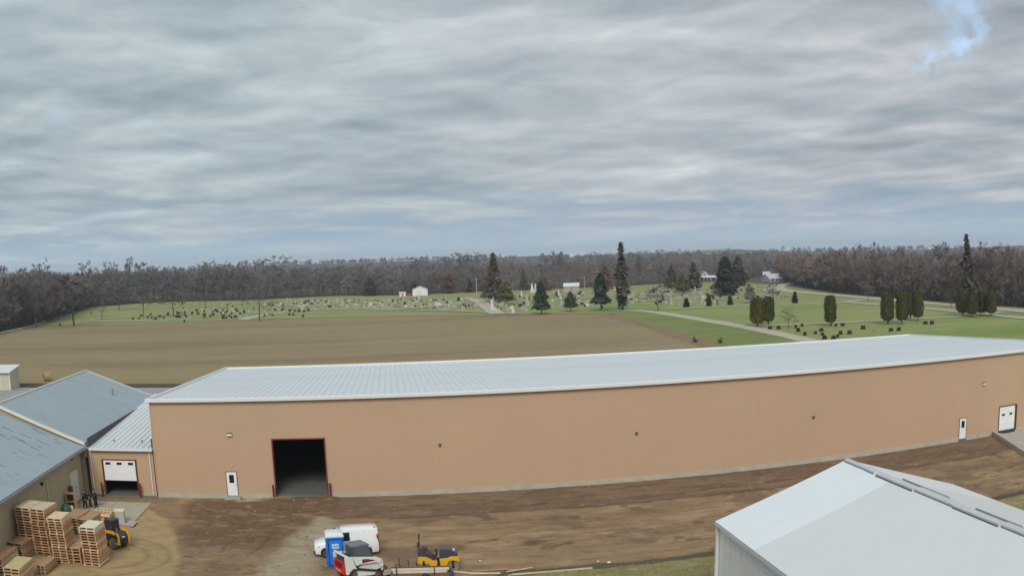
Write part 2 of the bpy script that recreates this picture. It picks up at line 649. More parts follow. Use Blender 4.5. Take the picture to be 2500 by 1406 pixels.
field_pts = [(-175, 300)] + [tuple(p[:2]) for p in px((0, 808), (90, 801), (200, 797))] + [tuple(p[:2]) for p in f_edge] + [(82, 86), (-300, 86), (-330, 180)]
sheet('stubble_field', field_pts, -0.02, g_field)
sheet('grass_strip', [tuple(p[:2]) for p in px((1490, 766), (1545, 759), (1600, 763), (1700, 779), (1800, 795), (1900, 815), (1985, 835))] + [(110, 90), (86, 90)] +
      [tuple(p[:2]) for p in px((1740, 840), (1640, 808), (1560, 783))], 0.0, g_green)
strip('field_margin', [(-170, 297)] + px((90, 801), (200, 796), (430, 789), (600, 782), (800, 775), (1000, 772), (1200, 769), (1340, 766), (1490, 767)), 7, g_verge, 0.0)
strip('field_margin', px((1490, 768), (1560, 786), (1640, 811), (1740, 844)) + [(85, 90)], 6, g_verge, 0.02)
strip('ditch_bank', [(-140, 88.5), (-60, 89), (-18, 87), (10, 86)], 6, ground_mat('damp_ditch', [(0, (0.06, 0.048, 0.03)), (1, (0.12, 0.095, 0.055))], 0.5), 0.02)
sheet('gravel_lot', [(-120, 58), (-15, 58), (-8, 84.5), (-120, 86)], 0.0, m_asph)

ROADS = [
    ('cemetery_road', [(1500, 757), (1545, 758), (1600, 762), (1700, 778), (1790, 793), (1850, 804), (1920, 819), (2010, 840)], 5.0),
    ('cemetery_lane', [(1545, 758), (1640, 753), (1760, 748), (1850, 745), (1960, 741), (2060, 737), (2110, 731)], 4.5),
    ('cemetery_lane', [(1800, 797), (1900, 794), (2000, 790), (2100, 785), (2200, 780), (2330, 773), (2400, 767), (2450, 761)], 4.0),
    ('county_road', [(1965, 689), (1935, 692), (1902, 697), (1899, 704), (1925, 710), (2000, 717), (2060, 722), (2150, 730), (2250, 739), (2340, 746), (2420, 753), (2520, 761), (2700, 778)], 9.0),
    ('county_road', [(1800, 702), (1850, 700), (1902, 697)], 5.0),
    ('cemetery_lane', [(2060, 737), (2170, 746), (2300, 757), (2390, 766), (2500, 777), (2650, 792)], 4.5),
    ('cemetery_lane', [(590, 782), (640, 770), (720, 760), (800, 756), (900, 753)], 5.0),
    ('cemetery_lane', [(215, 783), (300, 786), (430, 783), (560, 779), (640, 771)], 3.5),
    ('cemetery_lane', [(215, 783), (250, 778), (340, 775), (440, 768)], 3.2),
    ('cemetery_lane', [(1130, 728), (1165, 734), (1190, 750), (1215, 767)], 6.0),
    ('cemetery_lane', [(900, 757), (1000, 754), (1090, 745), (1165, 735)], 4.0),
    ('cemetery_lane', [(910, 757), (1040, 758), (1180, 762), (1215, 766), (1270, 765)], 3.5),
    ('cemetery_lane', [(705, 745), (740, 750), (700, 755)], 4.0),
    ('cemetery_lane', [(800, 738), (870, 737), (930, 742), (960, 744)], 3.5),
    ('cemetery_lane', [(1420, 728), (1480, 724), (1540, 722), (1700, 716), (1800, 712)], 4.0),
    ('cemetery_lane', [(1545, 735), (1650, 731), (1750, 728), (1870, 722)], 3.5),
    ('dirt_track', [(-40, 822), (40, 805), (90, 793), (130, 778), (160, 770)], 5.0),
]
for i, (nm, pp, w) in enumerate(ROADS):
    strip(nm, px(*pp), w, g_road, 0.04 + 0.012 * i)

# yard in front of the warehouse: relief and soil kinds
GS = 0.16
gx = np.arange(-26, 104.01, GS)
gy = np.arange(-40, 0.17, GS)
X, Y = np.meshgrid(gx, gy)
C3 = lambda c: np.array(c)[None, None, :]


def lay(base, c, w):
    return base * (1 - w[..., None]) + C3(c) * w[..., None]


wob = (fbm(X * 0.35, Y * 0.35, 5) - 0.5)
wob2 = (fbm(X * 1.3, Y * 1.3, 9) - 0.5)
streak = fbm(X * 0.28, Y * 0.62, 21, 5)
pat = fbm(X * 0.26, Y * 0.34, 33, 5)
col = np.ones(X.shape + (3,)) * C3((0.232, 0.160, 0.095))
col = lay(col, (0.285, 0.203, 0.118), sstep(streak, 0.5, 0.68))
col = lay(col, (0.160, 0.106, 0.068), sstep(pat, 0.54, 0.68) * 0.75)
# graded strip along the warehouse wall
st = sstep(Y + wob * 0.8, -8.6, -7.9) * sstep(X, 12, 17)
col = lay(col, (0.152, 0.103, 0.070), st)
col = lay(col, (0.188, 0.130, 0.086), st * sstep(streak, 0.52, 0.66) * 0.9)
ridge = np.exp(-((Y + 8.15 + wob * 0.5) / 0.22) ** 2) * sstep(X, 14.5, 17)
col = lay(col, (0.105, 0.062, 0.036), np.clip(ridge * 1.1, 0, 1) * sstep(fbm(X * 0.3, Y * 0 + 3, 2), 0.25, 0.5))
# dark topsoil by the big opening and down to the lower left
sdist = np.minimum(np.minimum(X - 4.2 - wob * 2.5 + 0.12 * (Y + 10), 16.6 - X + wob * 1.6), -0.5 - Y + wob * 0.8)
top_w = sstep(sdist, -0.4, 1.2) * sstep(Y + wob * 4, -22, -14) + sstep(np.minimum(X - 10, 17 - X), -.3, .8) * sstep(Y, -6, -3)
top_w = np.clip(top_w, 0, 1)
clump = fbm(X * 0.9, Y * 1.6, 44, 5)
col = lay(col, (0.135, 0.086, 0.052), top_w)
col = lay(col, (0.215, 0.158, 0.100), top_w * sstep(clump, 0.55, 0.72) * 0.8)
# lighter churned soil lower middle
low_w = sstep(X + wob * 3, 5.5, 8) * sstep(-Y + wob * 4, 14, 19) * sstep(17.5 - X, 0, 2)
col = lay(col, (0.215, 0.150, 0.088), low_w * 0.75 * sstep(clump, 0.38, 0.6))
# gravel ribbon
xl = np.interp(Y, [-44, -23.3, -12.1, -6.7], [9.0, 11.9, 13.6, 15.2]) + wob * 1.2
xr = np.interp(Y, [-44, -23.3, -18, -12.3, -7.0], [14.5, 15.6, 16.6, 18.0, 16.2]) + wob * 1.2
gr_w = sstep(X - xl, -0.9, 1.0) * sstep(xr - X, -0.8, 1.0) * sstep(-Y + wob, 6.5, 7.3)
col = lay(col, (0.300, 0.258, 0.178), gr_w * (0.75 + 0.25 * sstep(clump, 0.35, 0.6)))
# packed sandy lane on the left, with its curved edge
xe = np.interp(Y, [-44, -24, -19, -13.7, -9, -6.2, -3.0, -1.5], [8.0, 6.6, 6.1, 4.7, 3.2, 1.2, -0.5, -4]) + wob * 0.5
ln_w = sstep(xe - X, -0.1, 0.5)
col = lay(col, (0.325, 0.240, 0.128), ln_w)
col = lay(col, (0.285, 0.215, 0.110), ln_w * sstep(pat, 0.45, 0.62) * 0.8)
arc = np.exp(-(((X - xe) + 0.15) / 0.3) ** 2)
col = lay(col, (0.17, 0.12, 0.066), arc * 0.55 * sstep(clump, 0.4, 0.55))
trk = np.hypot(X - 0.2, Y + 19.5)
col = lay(col, (0.205, 0.148, 0.085), (np.exp(-((trk - 3.2) / 0.25) ** 2) + np.exp(-((trk - 4.9) / 0.25) ** 2)) * sstep(X, -0.5, 1.5) * 0.7)
# strewn mud in front of the low building
col = lay(col, (0.20, 0.155, 0.09), sstep(Y + wob, -2.9, -2.3) * sstep(X + 7, 0, .3) * sstep(3 - X, 0, 2) * 0.9)
# pale spill beside the door and the opening
pal_w = sstep(np.minimum(np.minimum(X - 7.3, 12.6 - X), Y + 1.9 + (X - 7.3) * -0.14) + wob * 0.6, -0.1, 0.6) * 0.85
col = lay(col, (0.34, 0.305, 0.215), pal_w * sstep(clump, 0.3, 0.5))
# ditch and rough grass on the camera side
dt = Y + 23.6 + wob * 0.9 + np.where(X > 36, -0.03 * (X - 36), 0)
dk = np.exp(-(dt / 0.75) ** 2) * sstep(X, 24, 28)
col = lay(col, (0.125, 0.082, 0.052), np.clip(dk, 0, 1) * 0.9)
vg = sstep(-dt, 0.4, 1.1) * sstep(X + wob * 2, 25, 30)
col = lay(col, (0.225, 0.190, 0.092), vg)
col = lay(col, (0.165, 0.180, 0.055), vg * sstep(clump, 0.48, 0.62) * 0.8)
col = lay(col, (0.30, 0.24, 0.135), vg * sstep(fbm(X * 2, Y * 2, 71), 0.58, 0.75) * 0.8)
# blotches of bare soil, dark wet marks
blot = sstep(fbm(X * 0.6, Y * 0.95, 91, 4), 0.66, 0.76) * (1 - ln_w) * (1 - gr_w) * (1 - vg)
col = lay(col, (0.115, 0.074, 0.045), blot * 0.75)
patch = np.exp(-(((X - 40.5) / 1.6) ** 2 + ((Y + 11) / 0.9) ** 2)) + np.exp(-(((X - 33.5) / 1.2) ** 2 + ((Y + 10.4) / 0.7) ** 2))
col = lay(col, (0.10, 0.064, 0.040), np.clip(patch, 0, 1) * 0.6)
# tyre ruts: pairs of pressed lines wandering over the yard
fine_n = fbm(X * 3.4, Y * 3.6, 131, 3)
rut = np.zeros_like(X)
for (y0_, sl_, am, wv_, x0_, x1_) in ((-11.2, .012, .5, .11, 17, 90), (-13.6, -.01, .6, .08, 22, 90), (-16.4, .015, .5, .10, 20, 60), (-19.6, -.006, .4, .12, 22, 60), (-4.6, .004, .35, .09, 18, 80), (-6.3, .0, .3, .12, 17, 95), (-21.4, .004, .3, .1, 24, 50)):
    yc = y0_ + sl_ * (X - 20) + am * np.sin(X * wv_ + y0_)
    for off_ in (-.85, .85):
        rut = np.maximum(rut, np.exp(-((Y - yc - off_) / .16) ** 2) * sstep(X, x0_, x0_ + 4) * sstep(-X, -x1_, -x1_ + 6) * sstep(fbm(X * .25, Y * .1 + y0_, 17), .32, .55))
for (xa_, ya_, xb_, yb_) in ((6.5, -4.5, 14.2, -23), (8.4, -3.5, 12.4, -23), (12.2, -2.5, 10.8, -23), (10.4, -2.2, 8.6, -23)):
    xc = xa_ + (xb_ - xa_) * (Y - ya_) / (yb_ - ya_) + .4 * np.sin(Y * .35 + xa_)
    rut = np.maximum(rut, np.exp(-((X - xc) / .17) ** 2) * sstep(-Y, 2.2, 4) * .9 * sstep(fbm(X * .1 + xa_, Y * .3, 19), .35, .6))
rut *= (1 - gr_w * .6) * (1 - ln_w)
col = col * (1 - (.26 * rut)[..., None])
col = np.clip(col * (1.02 + .26 * fine_n)[..., None] * C3((1.08, 1.05, 1.02)), 0, 1)
peb = sstep(fbm(X * 2.2, Y * 3.4, 151, 2), .74, .86) * (1 - ln_w * .7)
col = lay(col, (0.33, 0.265, 0.18), peb * .55)
Z = -0.03 - rut * .07 + (fbm(X * 1.6, Y * 2.0, 61, 4) - 0.5) * 0.06 + (fine_n - .5) * .03
Z += ridge * 0.10 + top_w * (clump - 0.45) * 0.28 * sstep(-Y, 0.3, 2.0) - dk * 0.22 + vg * (0.05 + wob2 * 0.10)
Z += arc * 0.05 - ln_w * 0.03
mound = sstep(np.minimum(X - 9.9, 16.9 - X) + wob * .4, 0, 1.1) * np.exp(-((Y + 1.4) / 1.5) ** 2)
Z += mound * (0.17 + 0.12 * clump)
Z -= sstep(Y, -0.35, 0.0) * 0.03
# keep it level where things stand
for (cx_, cy_, rr) in ((18.5, -18.5, 3.6), (20.3, -23.5, 3), (25, -22.6, 2.5), (0.8, -16.5, 2.5), (-5.6, -5.4, 1.6)):
    w_ = sstep(-np.hypot(X - cx_, Y - cy_), -rr - 0.8, -rr)
    Z = Z * (1 - w_) - 0.025 * w_
w_ = sstep(0.6 - X, 0, 1) * sstep(-Y, 2.2, 3)
Z = Z * (1 - w_) + np.minimum(Z, -0.02) * w_
ny, nx = X.shape
idx = np.arange(nx * ny).reshape(ny, nx)
F = np.stack([idx[:-1, :-1], idx[:-1, 1:], idx[1:, 1:], idx[1:, :-1]], -1).reshape(-1, 4)
g_yard = ground_mat('churned_soil', [(0, (0.78, 0.77, 0.76)), (0.5, (1.0, 1.0, 1.0)), (1, (1.20, 1.21, 1.22))], 0.55, (0.9, 1.1, 1), bump=0.05, attr=True)
tag(put('dirt_yard', raw_mesh('dirt_yard', np.stack([X, Y, Z], -1).reshape(-1, 3), F, g_yard, col.reshape(-1, 3), 4)), kind='structure')


def yard_z(x, y):
    return float(Z[int(np.clip(round((y + 40) / GS), 0, ny - 1)), int(np.clip(round((x + 26) / GS), 0, nx - 1))])


# loose clods and stones on the soil, uncountable
cl = MB()
for i in range(900):
    x, y = random.uniform(3, 60), random.uniform(-24, -0.8)
    tw = top_w[int((y + 40) / GS), int((x + 26) / GS)]
    if random.random() > 0.12 + 0.8 * tw:
        continue
    s = random.uniform(0.03, 0.10) * (1 + 0.4 * tw)
    z = yard_z(x, y)
    a = random.random() * 6.28
    p = [(x + s * math.cos(a + k * 1.257) * random.uniform(.7, 1.2), y + s * math.sin(a + k * 1.257) * random.uniform(.7, 1.2), z - .02) for k in range(5)]
    t = [(x + (q[0] - x) * .55, y + (q[1] - y) * .55, z + s * random.uniform(.4, .8)) for q in p]
    cl.loft([p, t], random.choice((0, 0, 0, 0, 0, 0, 1)))
tag(cl.build('soil_clods', [M('clod_soil', (0.17, 0.115, 0.07), 0.95), M('pale_stone', (0.28, 0.23, 0.165), 0.9)]), kind='stuff')
# dry grass tufts on the verge
bl = MB()
for i in range(4500):
    x, y = random.uniform(27, 44), random.uniform(-31, -23.4)
    if vg[int((y + 40) / GS), int((x + 26) / GS)] < random.random() * 1.1:
        continue
    z = yard_z(x, y) - 0.01
    a, h = random.random() * 6.28, random.uniform(.06, .20)
    dx_, dy_ = math.cos(a) * .018, math.sin(a) * .018
    lx, ly = random.gauss(0, .06), random.gauss(0, .06)
    bl.add([(x - dx_, y - dy_, z), (x + dx_, y + dy_, z), (x + lx, y + ly, z + h)], [(0, 1, 2)], random.choice((0, 0, 1)))
tag(bl.build('verge_grass', [M('dry_grass', (0.34, 0.28, 0.14), 0.9), M('green_blades', (0.15, 0.19, 0.05), 0.9)]), kind='stuff')

# concrete apron before the low link building, slab by slab
ap = tag(bpy.data.objects.new('concrete_apron', None), kind='structure')
COL.objects.link(ap)
m_slab = M('apron_concrete', (0.42, 0.385, 0.275), 0.9, var=0.12, scale=0.8)
for j, (y0, y1) in enumerate(((-4.45, -2.65), (-6.6, -4.47), (-8.8, -6.62), (-11.1, -8.82))):
    for i, (x0, x1) in enumerate(((-6.75, -3.45), (-3.43, -0.05))):
        MB().box(x0 + .01, x1 - .01, y0, y1, -0.12, 0.035 + 0.006 * ((i + j) % 2)).build('slab', m_slab, ap, bevel=0.012)
# ---------------------------------------------------------------- warehouse
WX, WY, ZE, ZB = 96.87, 45.0, 8.83, 7.05
wh = thing('warehouse', 'very long tan steel warehouse with pale ribbed roof and dark open doorway', 'warehouse')
OPEN = [(6.62, 7.68, 0.17, 2.37), (11.12, 15.64, 0.17, 5.18), (77.62, 78.68, 0.17, 2.37), (83.39, 85.96, 0.20, 2.90)]


def ribwall(mb, x0, x1, z0, z1, opens, y=0.0, out=-1):
    """ribbed sheet wall along x with openings"""
    p = 0.305
    xs = [x0, x1] + [e for o in opens for e in o[:2]]
    n0, n1 = math.floor(x0 / p), math.ceil(x1 / p)
    for i in range(n0, n1 + 1):
        for d in (0, 0.19, 0.215, 0.27, 0.295):
            x = i * p + d
            if x0 < x < x1:
                xs.append(x)
    xs = sorted(set(round(x, 4) for x in xs))
    xs = [x for i, x in enumerate(xs) if i == 0 or x - xs[i - 1] > 0.004]

    def yy(x):
        d = (x / p - math.floor(x / p)) * p
        return y + out * 0.007 * float(np.interp(d, (0, 0.19, 0.215, 0.27, 0.295, 0.305), (0, 0, 1, 1, 0, 0)))
    for a, b in zip(xs[:-1], xs[1:]):
        c = (a + b) / 2
        segs = [(z0, z1)]
        for o in opens:
            if o[0] <= c <= o[1]:
                segs = ([(z0, o[2])] if o[2] > z0 else []) + [(o[3], z1)]
        for s in segs:
            mb.quad((a, yy(a), s[0]), (b, yy(b), s[0]), (b, yy(b), s[1]), (a, yy(a), s[1]))
    return mb


ribwall(MB(), 0.12, WX - 0.12, 0.36, 8.54, OPEN).build('wall', m_wall, wh)
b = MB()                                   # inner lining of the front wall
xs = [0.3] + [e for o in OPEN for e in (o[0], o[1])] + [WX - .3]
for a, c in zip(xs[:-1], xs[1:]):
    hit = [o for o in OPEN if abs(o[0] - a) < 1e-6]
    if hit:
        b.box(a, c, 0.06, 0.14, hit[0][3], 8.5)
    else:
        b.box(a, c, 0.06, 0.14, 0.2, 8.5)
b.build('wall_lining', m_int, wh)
for nm, (x0, x1) in (('side_wall', (0, 0.12)), ('side_wall', (WX - 0.12, WX))):
    MB().prism([(0, 0.36), (WY, 0.36), (WY, ZB - .40), (0, ZE - .40)], x0, x1, axis='x').build(nm, m_wall, wh)
MB().box(0.12, WX - 0.12, WY - 0.12, WY, 0.36, ZB - .40).build('back_wall', m_wall, wh)
fx = [0.0] + [e for o in OPEN for e in (o[0], o[1])] + [WX]
for i in range(0, len(fx) - 1, 2):
    MB().box(fx[i], fx[i + 1], -0.05, 0.25, -0.4, 0.36).build('foundation', m_conc, wh)
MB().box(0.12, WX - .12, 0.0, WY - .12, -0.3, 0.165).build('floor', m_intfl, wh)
rp = MB().prism([(-0.30, ZE - .30), (WY + .25, ZB - .31), (WY + .25, ZB - .27), (-0.30, ZE - .26)], -0.25, WX + 0.25, axis='x').build('roof', m_roof, wh)
# roof: each standing-seam sheet its own piece
pw = (WX + 0.5) / 160
sl = (ZB - ZE) / (WY + 0.55)
L = WY + 0.5


def seam_sheet(w, run, rise, h=0.065, k=0.05):
    m = MB()
    z = lambda y: y * rise / run
    for y0, y1 in ((0, run),):
        prof = [(0.004, 0), (0.004, h * .9), (k, h), (k + 0.03, 0.012), (w - k - 0.03, 0.012), (w - k, h), (w - 0.004, h * .9), (w - 0.004, 0)]
        vs = [(x, y0, z(y0) + d) for x, d in prof] + [(x, y1, z(y1) + d) for x, d in prof]
        n = len(prof)
        m.add(vs, [(i, i + 1, i + n + 1, i + n) for i in range(n - 1)] + [tuple(range(n)), tuple(range(2 * n - 1, n - 1, -1)), (0, n, 2 * n - 1, n - 1)])
    return m


me = seam_sheet(pw, L, ZB - ZE).mesh('roof_panel', m_roof)
for i in range(160):
    put('roof_panel', me, rp, (-0.25 + i * pw, -0.29, ZE - 0.20))
MB().prism([(-0.42, 8.54), (-0.42, 8.79), (-0.36, 8.85), (-0.14, 8.84), (-0.14, 8.54)], -0.32, WX + 0.32, axis='x').build('eave_trim', m_trim, wh)
for x0, x1 in ((-0.36, -0.05), (WX + 0.05, WX + 0.36)):
    MB().prism([(-0.10, ZE - 0.36), (WY + .35, ZB - .36), (WY + .35, ZB - .02), (-0.10, ZE - .02)], x0, x1, axis='x').build('rake_trim', m_trim, wh)
MB().box(-0.36, WX + .36, WY + .2, WY + .45, ZB - .42, ZB + .0).build('back_trim', m_trim, wh)
for x0, x1 in ((-0.02, 0.12), (WX - .12, WX + .02)):
    MB().box(x0, x1, -0.045, 0.13, 0.36, 8.54).build('corner_trim', m_wall, wh)


def man_door(par, x, z0=0.17):
    d = MB().box(x + .055, x + .965, -0.03, 0.03, z0 + .02, z0 + 2.13).build('door', m_white, par, bevel=0.008)
    MB().box(x + .29, x + .73, -0.042, -0.034, z0 + 1.17, z0 + 1.88).build('window', m_glass, d)
    MB().box(x + .86, x + .92, -0.10, -0.034, z0 + 1.0, z0 + 1.06).build('handle', m_steel, d)
    f = MB()
    f.box(x, x + .05, -0.05, 0.06, z0, z0 + 2.20).box(x + .97, x + 1.02, -0.05, 0.06, z0, z0 + 2.20).box(x + .05, x + .97, -0.05, 0.06, z0 + 2.14, z0 + 2.20)
    f.build('door_frame', M('dark_frame', (0.20, 0.12, 0.08), 0.6), par)


man_door(wh, 6.64)
man_door(wh, 77.64)
MB().box(6.45, 7.9, -0.75, -0.06, -0.1, 0.15).build('door_step', M('step_concrete', (0.36, 0.36, 0.33), 0.9), wh, bevel=.01)
f = MB()
f.box(11.02, 11.14, -0.06, 0.34, 0.02, 5.20).box(15.62, 15.74, -0.06, 0.34, 0.02, 5.20).box(11.14, 15.62, -0.06, 0.34, 5.10, 5.22)
f.build('door_frame', m_red, wh)
MB().box(11.0, 15.76, -0.075, -0.05, 5.22, 5.32).build('door_header_trim', M('pink_trim', (0.50, 0.30, 0.24), 0.6), wh)
for x0 in (10.94, 15.75):
    MB().box(x0, x0 + .07, -0.05, -0.024, 0.36, 5.30).build('door_side_trim', M('pink_trim', (0.50, 0.30, 0.24), 0.6), wh)
# sectional dock door at the far right
dd = MB().box(83.47, 85.86, -0.02, 0.03, 0.32, 2.86).build('overhead_door', m_white, wh)
for k in range(4):
    MB().box(83.48, 85.85, -0.040, -0.022, 0.34 + k * .63, 0.34 + k * .63 + .61).build('door_panel', m_white, dd, bevel=.006)
for x in (83.83, 84.98):
    MB().box(x, x + .46, -0.052, -0.042, 1.90, 2.12).build('window', m_glass, dd)
MB().box(83.42, 85.92, -0.06, 0.04, 0.20, 0.31).build('bottom_seal', m_black, dd)
f = MB()
f.box(83.35, 83.45, -0.06, .06, .2, 2.98).box(85.88, 86.06, -0.20, .06, .2, 2.98).box(83.45, 85.88, -0.06, .06, 2.88, 2.98)
f.build('door_frame', m_red, wh)
MB().hexa([(83.5, -.02, .10), (83.5, -1.25, .05), (85.2, -1.25, .05), (85.85, -.02, .10), (83.5, -.02, .34), (83.7, -1.2, .10), (85.1, -1.2, .10), (85.85, -.02, .34)]).build('dock_leveller', m_black, wh)


def wall_pack(par, x, z, y=0.0, big=True):
    w = .22 if big else .10
    o = MB()
    if big:
        o.prism([(y, z + .17), (y - .24, z + .12), (y - .26, z - .04), (y - .05, z - .17), (y, z - .17)], x - w, x + w, axis='x')
        h = o.build('wall_light', m_trim, par)
        MB().box(x - w + .04, x + w - .04, y - .275, y - .262, z - .02, z + .09).build('lens', M('lamp_lens', (.75, .74, .68), .3), h)
        MB().box(x - w - .02, x + w + .02, y - .255, y - .02, z + .172, z + .20).build('light_cap', m_dark, h)
    else:
        o.box(x - w, x + w, y - .16, y - .01, z - .10, z + .07).box(x - w - .03, x + w + .03, y - .20, y - .01, z + .07, z + .10)
        o.build('wall_fixture', M('bronze_fixture', (0.13, 0.085, 0.05), 0.5), par)


wall_pack(wh, at(560, 1062, y=-.1)[0], at(560, 1062, y=-.1)[2])
wall_pack(wh, at(2403, 938, y=-.1)[0], at(2403, 938, y=-.1)[2])
for u, v in ((1074, 1086), (1554.5, 1058), (1986.5, 1018)):
    p = at(u, v, y=-.1)
    wall_pack(wh, p[0], p[2], big=False)
for u, v in ((566, 1136), (2351, 1006)):
    p = at(u, v, y=-.1)
    MB().box(p[0] - .08, p[0] + .08, -.12, -.01, p[2] - .07, p[2] + .07).build('door_light', M('small_lamp', (.62, .50, .38), .5), wh)

# red guard posts beside the doorways
for (x, y, lab) in ((10.92, -0.62, 'oxide red guard post left of the big dark doorway'), (15.90, -0.30, 'oxide red guard post right of the big dark doorway'),
                    (-5.55, -0.42, 'dark red guard post left of the half raised white door'), (-1.62, -0.42, 'dark red guard post right of the half raised white door')):
    t = thing('guard_post', lab, 'bollard', (x, y, 0), 0, 'red guard posts beside the doorways')
    MB().tube((0, 0, -.2), (0, 0, 1.22), .095, n=12).build('post', m_red, t, smooth=True)
    MB().lathe([(.095, 1.22), (.08, 1.27), (.04, 1.30), (0.001, 1.31)], 12).build('cap', m_red, t, smooth=True)

# concrete loading pad at the right end with its upstand kerb
pad = tag(bpy.data.objects.new('loading_pad', None), kind='structure')
COL.objects.link(pad)
m_pad = M('pad_concrete', (0.44, 0.415, 0.34), 0.9, var=0.1, scale=0.6)
pk = [np.array(p) for p in ((82.5, 0.0), (79.0, -11.4), (74.4, -26.0))]
kb = MB()
for a, c in zip(pk[:-1], pk[1:]):
    kb.hexa([(a[0], a[1], -.2), (c[0], c[1], -.2), (c[0] + .35, c[1], -.2), (a[0] + .35, a[1], -.2),
             (a[0], a[1], .42), (c[0], c[1], .42), (c[0] + .35, c[1], .42), (a[0] + .35, a[1], .42)])
kb.build('kerb', M('kerb_concrete', (0.43, 0.385, 0.30), 0.9, var=0.1, scale=0.6), pad)
for j in range(4):
    y1, y0 = -0.06 - j * 6.4, -0.06 - (j + 1) * 6.4 + .03
    xa, xb = np.interp(-y1, [0, 26], [82.9, 74.8]), np.interp(-y0, [0, 26], [82.9, 74.8])
    MB().hexa([(xb, y0, -.2), (94, y0, -.2), (94, y1, -.2), (xa, y1, -.2), (xb, y0, .15), (94, y0, .15), (94, y1, .15), (xa, y1, .15)]).build('slab', m_pad, pad)

# ---------------------------------------------------------------- low link building between the warehouse and the old sheds
lk = thing('link_building', 'low tan link building with ribbed roof and half raised white door', 'building')
LX0, LX1 = -6.75, -0.12
ribwall(MB(), LX0, LX1, 0.30, 4.20, [(-5.28, -1.90, 0.08, 3.30)]).build('wall', m_wall, lk)
b = MB()
b.box(LX0, -5.28, .05, .15, .1, 4.2).box(-1.90, LX1, .05, .15, .1, 4.2).box(-5.28, -1.90, .05, .15, 3.30, 4.2)
b.build('wall_lining', m_int, lk)
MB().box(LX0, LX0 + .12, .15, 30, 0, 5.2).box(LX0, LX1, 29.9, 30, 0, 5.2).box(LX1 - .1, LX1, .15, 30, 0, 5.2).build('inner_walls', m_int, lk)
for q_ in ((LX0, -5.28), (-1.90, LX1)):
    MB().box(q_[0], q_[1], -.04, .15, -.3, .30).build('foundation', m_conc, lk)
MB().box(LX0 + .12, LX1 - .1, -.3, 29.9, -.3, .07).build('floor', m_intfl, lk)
lr = MB().prism([(-0.25, 4.30), (30, 5.52), (30, 5.56), (-0.25, 4.34)], LX0 - .02, LX1 + .05, axis='x').build('roof', m_roof, lk)
nP = 12
lw = (LX1 + .05 - LX0 + .02) / nP
me = seam_sheet(lw, 30.2, 1.22, h=0.085, k=0.07).mesh('roof_panel', m_roof)
for i in range(nP):
    put('roof_panel', me, lr, (LX0 - .02 + i * lw, -0.27, 4.345))
MB().prism([(-0.46, 4.20), (-0.46, 4.43), (-0.30, 4.43), (-0.28, 4.36), (-0.05, 4.36), (-0.05, 4.20)], LX0 + .3, LX1 + .06, axis='x').build('gutter', m_trim, lk)
for x in (-6.42, -0.42):
    MB().box(x - .05, x + .05, -.16, -.06, .15, 4.20).build('downspout', m_creamtrim, lk)
ld = MB().box(-5.2, -1.98, .00, .05, 1.40, 3.24).build('overhead_door', m_white, lk)
for k in range(3):
    MB().box(-5.19, -1.99, -.02, -.002, 1.42 + k * .61, 1.42 + k * .61 + .59).build('door_panel', m_white, ld, bevel=.006)
for i in range(3):
    x = -5.0 + i * 1.16
    MB().box(x, x + .52, -.032, -.022, 2.86, 3.08).build('window', m_glass, ld)
f = MB()
f.box(-5.38, -5.22, -.05, .30, .05, 3.36).box(-1.96, -1.80, -.05, .30, .05, 3.36).box(-5.22, -1.96, -.05, .30, 3.27, 3.36)
f.build('door_frame', m_red, lk)
for u, v in ((279, 1078), (347, 1079)):
    p = at(u, v, 4.50)
    MB().tube((p[0], p[1], 4.30), (p[0], p[1], 4.62), .06, n=8).tube((p[0], p[1], 4.62), (p[0], p[1], 4.68), .09, n=8).build('roof_vent', m_dark, lk)

# ---------------------------------------------------------------- old sheds on the left
RX, EX, EZ = -16.4, -6.95, 4.88


def gable_shed(name, label, cat, y0, y1, rx, ex, ez, rz, wm, rm, ew=None):
    t = thing(name, label, cat)
    wx = 2 * rx - ex                      # far eave
    MB().prism([(ex - (.15 if ez > 4.8 else .45), 0), (ex - (.15 if ez > 4.8 else .45), ez - .1), (rx, rz - .12), (wx + .15, ez - .1), (wx + .15, 0)], y0 + .1, y1 - .1).build('wall', wm, t)
    o = MB()
    o.slab((ex + .12, y0, ez), (ex + .12, y1, ez), (rx, y1, rz), (rx, y0, rz), .10)
    o.slab((rx, y0, rz), (rx, y1, rz), (wx - .12, y1, ez), (wx - .12, y0, ez), .10)
    r = o.build('roof', rm, t)
    return t, r


s2, r2 = gable_shed('rear_shed', 'blue grey roofed gable shed with cream edge trim beside the long warehouse', 'shed', -0.3, 31.8, RX, EX, EZ, 8.24, m_olive, m_oldroof)
MB().tube((RX, -.35, 8.27), (RX, 31.85, 8.27), .13, n=8).build('ridge_cap', m_creamtrim, s2)
for y in (-.38, 31.82):
    o = MB()
    o.slab((EX + .16, y - .12, EZ + .03), (EX + .16, y + .14, EZ + .03), (RX, y + .14, 8.30), (RX, y - .12, 8.30), .26)
    o.build('rake_trim', m_creamtrim, s2)
sm = MB()
for i in range(33):
    y = -0.1 + i * 0.97
    sm.slab((EX + .12, y, EZ + .022), (EX + .12, y + .03, EZ + .022), (RX + .1, y + .03, 8.235), (RX + .1, y, 8.235), .02)
tag(sm.build('roof_seams', m_oldroof, r2), kind='stuff')
p = at(276, 968, 6.3)
b_, zz = None, EZ + (p[0] - EX) / (RX - EX) * (8.24 - EZ)
p = at(276, 970, zz)
MB().tube((p[0], p[1], zz - .3), (p[0], p[1], zz + .9), .11, n=10).tube((p[0], p[1], zz + .9), (p[0], p[1], zz + 1.0), .17, n=10).build('vent_pipe', m_steel, s2)
MB().prism([(EX - .1, EZ - .34), (EX + .26, EZ - .34), (EX + .26, EZ - .14), (EX - .1, EZ - .14)], -.55, 9.5).build('gutter', m_grey, s2)
